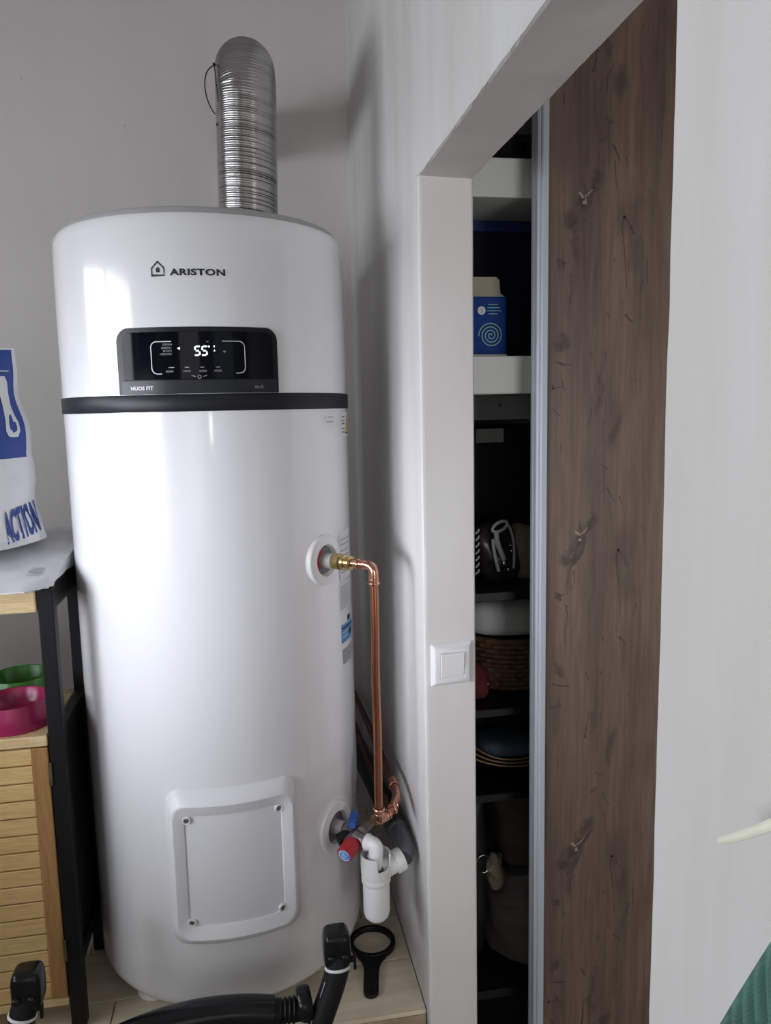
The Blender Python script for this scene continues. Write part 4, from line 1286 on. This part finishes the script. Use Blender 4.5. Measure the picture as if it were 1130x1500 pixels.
# ------------------------------------------------------------------ wardrobe beyond the doorway
def wardrobe():
    t = thing('sliding_wardrobe', (1.1, 1.75, FL), 'wardrobe with white shelves and a dark wood sliding door beyond the doorway', 'wardrobe')
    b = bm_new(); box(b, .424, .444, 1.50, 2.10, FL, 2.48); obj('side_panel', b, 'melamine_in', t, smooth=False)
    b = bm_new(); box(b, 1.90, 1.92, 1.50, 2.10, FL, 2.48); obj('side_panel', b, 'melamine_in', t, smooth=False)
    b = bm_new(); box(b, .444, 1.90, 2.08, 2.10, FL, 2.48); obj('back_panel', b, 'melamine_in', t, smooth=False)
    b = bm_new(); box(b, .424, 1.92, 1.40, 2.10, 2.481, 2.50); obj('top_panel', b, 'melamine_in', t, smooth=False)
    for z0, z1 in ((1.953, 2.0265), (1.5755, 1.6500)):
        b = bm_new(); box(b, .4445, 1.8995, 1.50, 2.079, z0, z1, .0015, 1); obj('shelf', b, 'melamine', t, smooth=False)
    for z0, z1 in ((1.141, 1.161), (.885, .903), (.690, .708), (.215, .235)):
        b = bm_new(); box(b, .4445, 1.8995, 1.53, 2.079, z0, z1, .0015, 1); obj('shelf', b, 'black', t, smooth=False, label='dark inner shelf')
    b = bm_new(); box(b, .4445, 1.8995, 1.752, 1.772, 1.520, 1.5745); 
    rail = obj('inner_rail', b, 'melamine_in', t, smooth=False)
    b = bm_new(); lathe(b, [(0, 0), (.004, 0), (.003, .002), (0, .0022)], (.590, 1.752, 1.553), (0, -1, 0), 12); obj('screw', b, 'steel_dull', rail)
    b = bm_new(); box(b, .424, 1.92, 1.47, 1.50, FL, .10); obj('plinth', b, 'dark_panel', t, smooth=False)
    # sliding door
    b = bm_new(); box(b, .5725, 1.36, 1.426, 1.444, .03, 2.42); dr = obj('door', b, 'walnut', t, smooth=False, label='dark brown wood sliding door')
    rnd = random.Random(11)
    def stroke(bm, pts, wds):
        """tapered, slightly ragged printed crack"""
        P = []
        for (p, q, w0, w1) in zip(pts, pts[1:], wds, wds[1:]):
            n = max(3, int((Vector(q)-Vector(p)).length/.006))
            for k in range(n): P.append((p[0]+(q[0]-p[0])*k/n, p[1]+(q[1]-p[1])*k/n, w0+(w1-w0)*k/n))
        P.append((*pts[-1], wds[-1]))
        L = []
        for i, (x, z, w_) in enumerate(P):
            a = Vector(P[max(i-1, 0)][:2]); c = Vector(P[min(i+1, len(P)-1)][:2]); d = (c-a).normalized(); nn = Vector((-d.y, d.x))
            jx = rnd.uniform(-1, 1)*.0009; w_ = w_*rnd.uniform(.65, 1.25)
            L.append((bm.verts.new((x+nn.x*(w_/2+jx), 1.4255, z+nn.y*(w_/2+jx))), bm.verts.new((x-nn.x*(w_/2-jx), 1.4255, z-nn.y*(w_/2-jx)))))
        for a, c in zip(L, L[1:]): bm.faces.new((a[0], a[1], c[1], c[0]))
    dark_marks = [  # crop-pixel polylines of one repeat, measured from the forked knot, with stroke widths
        ([(425, 205), (385, 250), (330, 330)], (6, 34, 12)), ([(340, 330), (300, 430), (250, 500), (225, 545)], (20, 55, 48, 6)), ([(265, 400), (185, 492)], (14, 3)),
        ([(290, 215), (300, 270), (320, 300)], (4, 16, 6)), ([(255, 560), (262, 660)], (14, 4)),
        ([(118, 705), (145, 735), (165, 765)], (22, 46, 20)), ([(205, 800), (212, 880), (196, 1070)], (12, 6, 3)), ([(160, 730), (215, 720)], (10, 3)),
        ([(575, 425), (610, 470), (650, 540), (695, 575)], (22, 17, 9, 4)), ([(578, 428), (562, 505), (585, 640), (600, 885)], (16, 9, 6, 3)),
        ([(380, 740), (374, 880)], (5, 2)), ([(720, 820), (700, 915)], (14, 4)), ([(570, 960), (580, 1010)], (5, 3)), ([(595, 1050), (655, 1110)], (24, 6)), ([(470, 1040), (485, 1080)], (12, 8)),
        ([(455, 1290), (468, 1312)], (14, 12)), ([(350, 1290), (385, 1360)], (10, 4)), ([(105, 1352), (160, 1372), (235, 1382)], (8, 15, 8)), ([(505, 690), (520, 715)], (10, 8)),
        ([(95, 1500), (98, 1540)], (14, 10)), ([(88, 1528), (165, 1518)], (8, 12)), ([(155, 1480), (182, 1545)], (12, 5)), ([(95, 1655), (142, 1710)], (7, 10)), ([(205, 1540), (200, 1570)], (5, 2)),
        ([(372, 1570), (368, 1680), (352, 1770)], (5, 8, 22)), ([(470, 1600), (466, 1680)], (8, 3)), ([(468, 1745), (445, 1800), (440, 1900)], (7, 5, 3)), ([(435, 2036), (490, 2070)], (8, 14)),
        ([(400, 2185), (450, 2150)], (26, 8)), ([(458, 2060), (465, 2330)], (5, 3)), ([(490, 2200), (545, 2300)], (16, 5)), ([(152, 1890), (156, 1960)], (10, 4)), ([(48, 1800), (50, 1960)], (10, 4)),
        ([(45, 2100), (60, 2160)], (14, 6)), ([(48, 2210), (85, 2250)], (14, 4)), ([(750, 2460), (758, 2500)], (8, 5)), ([(678, 1470), (682, 1500)], (10, 4)), ([(745, 700), (752, 860)], (5, 3)), ([(505, 80), (520, 250)], (6, 3)), ([(580, 60), (600, 130)], (8, 3))]
    pale_marks = [([(262, 288), (292, 318), (300, 335)], (20, 16, 10)), ([(302, 312), (335, 285), (372, 252)], (10, 9, 3)), ([(300, 322), (298, 358)], (22, 26)), ([(205, 860), (198, 930)], (3, 2)), ([(650, 545), (690, 570)], (3, 3))]
    K = .000293
    for zc in (1.942+.648, 1.942, 1.298, .635):
        for nm, marks, m_ in (('grain_crack', dark_marks, 'grain_dark'), ('grain_inlay', pale_marks, 'grain_pale')):
            b = bm_new()
            for pts, wds in marks:
                q = [(.646+(cx-300)*K, zc-(cy-300)*K) for cx, cy in pts]
                if min(p_[1] for p_ in q) < .04 or max(p_[1] for p_ in q) > 2.41 or min(p_[0] for p_ in q) < .574: continue
                stroke(b, q, [w_*K for w_ in wds])
            if len(b.faces): obj(nm, b, m_, dr, smooth=False, kind='stuff')
            else: b.free()
    for x0, s in ((.5535, 1), (1.379, -1)):
        b = bm_new()
        # profile section in plan: broad face with a groove on the open side
        sec = [(0, 1.4585), (0, 1.449), (.0022, 1.4475), (.0022, 1.4415), (0, 1.440), (0, 1.4285), (.0035, 1.4255), (.0060, 1.4255), (.0060, 1.4225), (.0085, 1.4200), (.0185, 1.4200), (.0200, 1.4215), (.0200, 1.4585)]
        pts = [(x0 + s*x, y) for x, y in sec]
        prism(b, pts if s > 0 else pts[::-1], .025, 2.425)
        obj('profile', b, 'alu_profile', dr, smooth=False, label='aluminium edge profile of the sliding door')
    b = bm_new(); box(b, .42, 1.92, 1.405, 1.47, 2.43, 2.48); obj('track', b, 'alu_profile', t, smooth=False)
    b = bm_new(); box(b, .42, 1.92, 1.405, 1.47, FL, .02); obj('track', b, 'alu_profile', t, smooth=False)
wardrobe()

# things in the wardrobe
def carton():
    x0, x1, y0, y1, z0 = .445, .541, 1.565, 1.64, 1.6505
    t = thing('carton', ((x0+x1)/2, (y0+y1)/2, z0), 'blue carton with a green spiral and beige top on the white shelf', 'carton')
    b = bm_new(); box(b, x0, x1-.001, y0, y1, z0+.008, z0+.124, .0015); obj('carton_body', b, 'carton', t, smooth=False)
    b = bm_new(); box(b, x0-.001, x1, y0-.001, y1+.001, z0, z0+.0078, .001); obj('base_band', b, 'print_white', t, smooth=False)
    b = bm_new()
    pts = [(x0, z0+.124), (x1-.002, z0+.124), (x1-.012, z0+.132), (x1-.014, z0+.158), (x1-.020, z0+.164), (x0, z0+.164)]
    t2 = bmesh.new()
    lo = [t2.verts.new((x, y0+.006, z)) for x, z in pts]; hi = [t2.verts.new((x, y1-.01, z)) for x, z in pts]
    t2.faces.new(lo); t2.faces.new(hi[::-1])
    for i in range(len(pts)): t2.faces.new((lo[i], hi[i], hi[(i+1) % len(pts)], lo[(i+1) % len(pts)]))
    merge(b, t2)
    obj('carton_flap', b, 'carton_lid', t, smooth=False, label='beige folded carton top')
    yf = y0-.0006
    f = lambda x, z: Vector((x, yf, z))
    b = bm_new()
    cxs, czs = .5065, z0+.046
    strip_line(b, [(cxs + (.0015+.0245*k/90)*math.cos(k*.245), czs + (.0015+.0245*k/90)*math.sin(k*.245)) for k in range(91)], .0022, f)
    obj('spiral_print', b, 'spiral', t, smooth=False, label='green spiral print')
    b = bm_new()
    for k, (a, c_) in enumerate(((.501, .522), (.499, .526), (.499, .529), (.502, .521))):
        strip_line(b, [(a, z0+.108-.0062*k), (c_, z0+.108-.0062*k)], .0016, f)
    obj('print_line', b, 'spiral', t, smooth=False)
    b = bm_new(); lathe(b, [(0, 0), (.0085, 0), (.0085, .0004), (0, .0004)], (.4865, yf, z0+.096), (0, -1, 0), 24)
    lg = obj('round_logo', b, 'print_white', t, smooth=False)
    b = bm_new(); strip_line(b, [(.4865, z0+.091), (.4865, z0+.099)], .002, lambda x, z: Vector((x, yf-.0008, z))); obj('logo_mark', b, 'print_grey', lg, smooth=False)
carton()
def navy_box():
    t = thing('storage_box', (.62, 1.78, 1.65), 'navy fabric storage box with a blue rim on the white shelf', 'box')
    b = bm_new(); box(b, .455, .80, 1.685, 1.95, 1.6505, 1.9395, .004); obj('box_side', b, 'navy', t)
    b = bm_new(); box(b, .452, .803, 1.682, 1.953, 1.9400, 1.9525, .002); box(b, .452, .803, 1.681, 1.685, 1.930, 1.9402); obj('box_rim', b, 'navy_rim', t, smooth=False)
    b = bm_new(); tube(b, [(.628, 1.683, 1.80), (.630, 1.681, 1.73), (.626, 1.683, 1.66)], .004, 8); obj('piping', b, 'navy', t)
navy_box()
# shelf above
b = bm_new(); blob(b, (.575, 1.66, 2.070), .085, .09, .045, 36, 20, lump=.55, ls=22, sq=.7); box(b, .52, .63, 1.62, 1.70, 2.027, 2.034, .002)
tag(obj('plastic_bag', b, 'bag_dark'), 'crumpled dark plastic bag on the top wardrobe shelf', 'bag')
b = bm_new(); box(b, .585, .80, 1.80, 1.98, 2.027, 2.215, .006); 
tag(obj('grey_box', b, 'melamine_in'), 'grey box at the back of the top wardrobe shelf', 'box')
# black case with a grey label
def black_case():
    t = thing('black_case', (.62, 1.83, 1.161), 'black case with a grey label under the lower white shelf', 'case')
    b = bm_new(); box(b, .47, .86, 1.765, 1.98, 1.1615, 1.505, .012, 3); obj('case_shell', b, 'black', t)
    b = bm_new(); box(b, .534, .602, 1.7635, 1.7655, 1.466, 1.499, .0005, 1); obj('case_label', b, 'label_grey', t, smooth=False, label='grey rectangular label')
black_case()
def handbag():
    t = thing('handbag', (.54, 1.63, 1.161), 'dark handbag with a pale looped strap and metal buckles', 'bag')
    b = bm_new(); blob(b, (.545, 1.66, 1.225), .055, .05, .063, 30, 18, lump=.3, ls=20, sq=.7); obj('bag_body', b, 'bag_dark', t)
    b = bm_new()
    loop = [Vector((.537 + .017*math.cos(k*math.pi/8), 1.600, 1.290 + .010*math.sin(k*math.pi/8) + .006*math.cos(k*math.pi/8))) for k in range(16)]
    tube(b, loop, .0035, 8, closed=True)
    tube(b, bezier((.53, 1.602, 1.278), (.527, 1.598, 1.25), (.541, 1.598, 1.235), (.546, 1.600, 1.215), 10), .006, 8)
    tube(b, bezier((.523, 1.604, 1.262), (.521, 1.6, 1.24), (.528, 1.6, 1.215), (.535, 1.602, 1.19), 10), .004, 8)
    tube(b, bezier((.555, 1.61, 1.296), (.573, 1.602, 1.28), (.572, 1.60, 1.22), (.570, 1.604, 1.195), 10), .003, 8)
    obj('strap', b, 'cloth_white', t, label='pale looped strap')
    b = bm_new()
    box(b, .542, .553, 1.592, 1.598, 1.206, 1.213, .001); obj('buckle', b, 'metal_bright', t, label='shiny metal buckle')
    b = bm_new(); box(b, .553, .563, 1.594, 1.60, 1.190, 1.197, .001); obj('buckle', b, 'metal_bright', t, label='shiny metal buckle')
    for q_ in ((.561, 1.599, 1.247), (.563, 1.599, 1.235)):
        b = bm_new(); blob(b, q_, .002, .002, .002, 8, 6); obj('stud', b, 'metal_bright', t)
handbag()
b = bm_new(); blob(b, (.612, 1.665, 1.222), .036, .05, .061, 26, 16, lump=.25, ls=20, sq=.75)
tag(obj('pouch', b, 'beige_cloth'), 'beige pouch right of the dark handbag in the wardrobe', 'pouch')
def patterned():
    t = thing('patterned_scarf', (.486, 1.62, 1.161), 'black and white patterned scarf at the left edge of the shelf', 'scarf')
    b = bm_new(); blob(b, (.474, 1.65, 1.233), .020, .04, .072, 22, 16, lump=.2, ls=25, sq=.8); s = obj('scarf_cloth', b, 'black', t)
    for k in range(7):
        z = 1.185 + .015*k; b = bm_new(); tube(b, bezier((.484, 1.607, z), (.488, 1.606, z+.006), (.491, 1.606, z+.004), (.4915, 1.609, z+.010), 6), .0022, 6); obj('pale_motif', b, 'cloth_white', t, label='pale motif')
patterned()
# pillow on the basket
b = bm_new(); blob(b, (.575, 1.685, 1.080), .115, .10, .047, 40, 18, lump=.06, ls=12, sq=.62)
tag(obj('pillow', b, 'cloth_white'), 'white pillow lying on the wicker basket in the wardrobe', 'pillow')
def basket():
    cx, cy = .590, 1.70
    t = thing('wicker_basket', (cx, cy, .903), 'brown wicker basket under the white pillow in the wardrobe', 'basket')
    b = bm_new(); lathe(b, [(0, .904), (.080, .904), (.092, .93), (.098, .98), (.100, 1.030), (.094, 1.030), (.088, .95), (.07, .912), (0, .910)], (cx, cy, 0), (0, 0, 1), 36); body = obj('basket_wall', b, 'wicker', t)
    for k in range(11):
        z = .911 + .0113*k; r_ = .084 + .017*min(1, k/6)
        b = bm_new()
        tube(b, [Vector((cx + (r_ + .0028*(1 if (i+k) % 2 else -1))*math.cos(2*math.pi*i/40), cy + (r_ + .0028*(1 if (i+k) % 2 else -1))*math.sin(2*math.pi*i/40), z)) for i in range(40)], .0048, 6, closed=True)
        obj('woven_strand', b, 'wicker', t)
basket()
b = bm_new(); blob(b, (.478, 1.62, .945), .032, .05, .041, 26, 16, lump=.3, ls=24, sq=.8)
red = tag(obj('red_cloth', b, 'cloth_red'), 'dark red cloth bundle left of the wicker basket', 'cloth')
b = bm_new(); lathe(b, [(0, -.003), (.003, 0), (0, .003)], (.503, 1.585, .940), (0, 0, 1), 12); obj('bead', b, 'print_white', red, label='small white bead')
b = bm_new(); blob(b, (.585, 1.79, .808), .135, .09, .052, 36, 18, lump=.25, ls=14, sq=.6)
nv_ = tag(obj('navy_bundle', b, 'navy'), 'navy clothes bundle on the dark shelf under the basket', 'clothes')
b = bm_new(); blob(b, (.570, 1.640, .775), .075, .055, .024, 30, 14, lump=.15, ls=18, sq=.7)
tag(obj('folded_cloth', b, 'cloth_blue'), 'slate blue folded cloth in front of the navy clothes', 'cloth')
for k in range(3):
    b = bm_new()
    tube(b, bezier((.455+.01*k, 1.615, .768+.010*k), (.50, 1.572-.003*k, .752+.008*k), (.56, 1.568-.003*k, .738+.008*k), (.645, 1.59, .742+.012*k), 18), .0022, 8)
    o_ = tag(obj('tan_strap', b, 'strap'), ('lowest of three tan straps across the dark shelf', 'middle of three tan straps across the dark shelf', 'uppermost of three tan straps below the slate blue cloth')[k], 'strap', 'tan straps in the wardrobe')
b = bm_new(); blob(b, (.612, 1.72, .568), .066, .09, .120, 34, 20, lump=.25, ls=12, sq=.7)
tag(obj('taupe_coat', b, 'taupe'), 'taupe folded coat standing on the grey sack', 'coat')
def rucksack():
    t = thing('rucksack', (.50, 1.68, .235), 'black rucksack with a metal ring at the left of the wardrobe', 'bag')
    b = bm_new(); blob(b, (.482, 1.68, .458), .037, .07, .222, 30, 22, lump=.15, ls=16, sq=.65); obj('rucksack_body', b, 'black_soft', t)
    b = bm_new(); tube(b, [Vector((.497 + .017*math.cos(k*math.pi/10), 1.602, .500 + .022*math.sin(k*math.pi/10))) for k in range(20)], .0014, 6, closed=True); obj('ring', b, 'metal_bright', t, label='bright metal ring')
    for (x, z) in ((.541, .498), (.524, .488)):
        b = bm_new(); blob(b, (x, 1.608, z), .0022, .002, .0022, 8, 6); obj('stud', b, 'metal_bright', t)
rucksack()
b = bm_new(); blob(b, (.535, 1.640, .462), .024, .03, .040, 24, 16, lump=.5, ls=45)
tag(obj('fur_trim', b, 'beige_cloth'), 'tan fluffy trim hanging beside the black rucksack', 'trim')
def grey_sack():
    def fn(u, v):
        a = 2*math.pi*u
        z = .2355 + .20*v
        r_ = (1.0 if v < .75 else 1-(v-.75)*1.2)
        sl = .05*(1-v)*(math.cos(a))
        k = 1+.10*noise.noise(Vector((math.cos(a)*2.5, math.sin(a)*2.5, v*3)))
        return Vector((.632 + .104*math.cos(a)*r_*k, 1.70 + .11*math.sin(a)*r_*k, z + (.02*math.cos(a+.6)*v)))
    b = bm_new(); V = grid(b, fn, 36, 16, wrap=True)
    b.faces.new([c_[0] for c_ in V][::-1]); b.faces.new([c_[-1] for c_ in V])
    tag(obj('grey_sack', b, 'bag_grey'), 'grey cloth sack on the lowest wardrobe shelf', 'sack')
grey_sack()

# ------------------------------------------------------------------ potted plant close to the camera (only leaf tips reach the frame)
def plant():
    px, py = .18, .16
    t = thing('potted_plant', (px, py, FL), 'green pleated plant leaf and pale leaf tip at the right edge', 'plant')
    b = bm_new(); lathe(b, [(0, FL), (.085, FL), (.115, FL+.20), (.125, FL+.20), (.125, FL+.23), (.110, FL+.23), (.105, FL+.20), (0, FL+.20)], (px, py, 0), (0, 0, 1), 40); obj('pot', b, 'terracotta', t)
    b = bm_new(); lathe(b, [(0, FL+.213), (.104, FL+.211), (.104, FL+.2), (0, FL+.2)], (px, py, 0), (0, 0, 1), 32); obj('soil', b, 'soil', t)
    b = bm_new(); tube(b, bezier((px, py, FL+.20), (.19, .20, .5), (.245, .44, .70), (.262, .4625, .93), 20), [.010-.004*k/20 for k in range(21)], 12); obj('stalk', b, 'leaf', t)
    # pleated blade
    ax = Vector((.02, -.415, .91)).normalized(); sd = Vector((0.10, -.905, -.41)).normalized(); nn = ax.cross(sd).normalized()
    base = Vector((.262, .4625, .93)); LN = .62; 
    def fn(u, v):
        s = 2*u-1
        w_ = .085*max(0, math.sin(math.pi*min(1, .06+v*.94)))**.55
        pl = math.sin((v*LN/.019 - abs(s)*7.4 - 1.0*s*s)*2*math.pi)*.0042*min(1, 6*v*(1-v)+.1)*(1-abs(s)**24)
        curve = -.010*s*s
        return base + ax*(LN*v) + sd*(w_*(s+0.75)) + nn*(pl+curve)
    b = bm_new(); solid_grid(b, fn, 120, 420, lambda u, v: nn*.0008)
    lf = obj('leaf_blade', b, 'leaf', t, angle=80)
    b = bm_new(); tube(b, [fn(.5, v/30)+nn*.001 for v in range(0, 30)], [.004-.003*v/30 for v in range(30)], 8); obj('midrib', b, 'leaf', t)
    # pale drooping leaf tip
    b = bm_new(); tube(b, bezier((px, py, FL+.20), (.17, .05, .9), (.20, .02, 1.62), (.258, .24, 1.42), 30), [.006-.002*k/30 for k in range(31)], 10); obj('stalk', b, 'leaf_pale', t, label='pale stalk')
    P = bezier((.258, .24, 1.42), (.263, .30, 1.365), (.268, .345, 1.322), (.272, .396, 1.286), 20)
    b = bm_new()
    def fp(u, v):
        k = int(round(v*20)); w_ = .0042*(1-.35*v)
        return P[k] + Vector((0, .35, .9))*(w_*(2*u-1)) + Vector((-.0015*(1-(2*u-1)**2), 0, 0))
    solid_grid(b, fp, 6, 20, lambda u, v: (.0012, 0, 0)); obj('leaf_tip', b, 'leaf_pale', t, label='pale dry leaf tip')
plant()
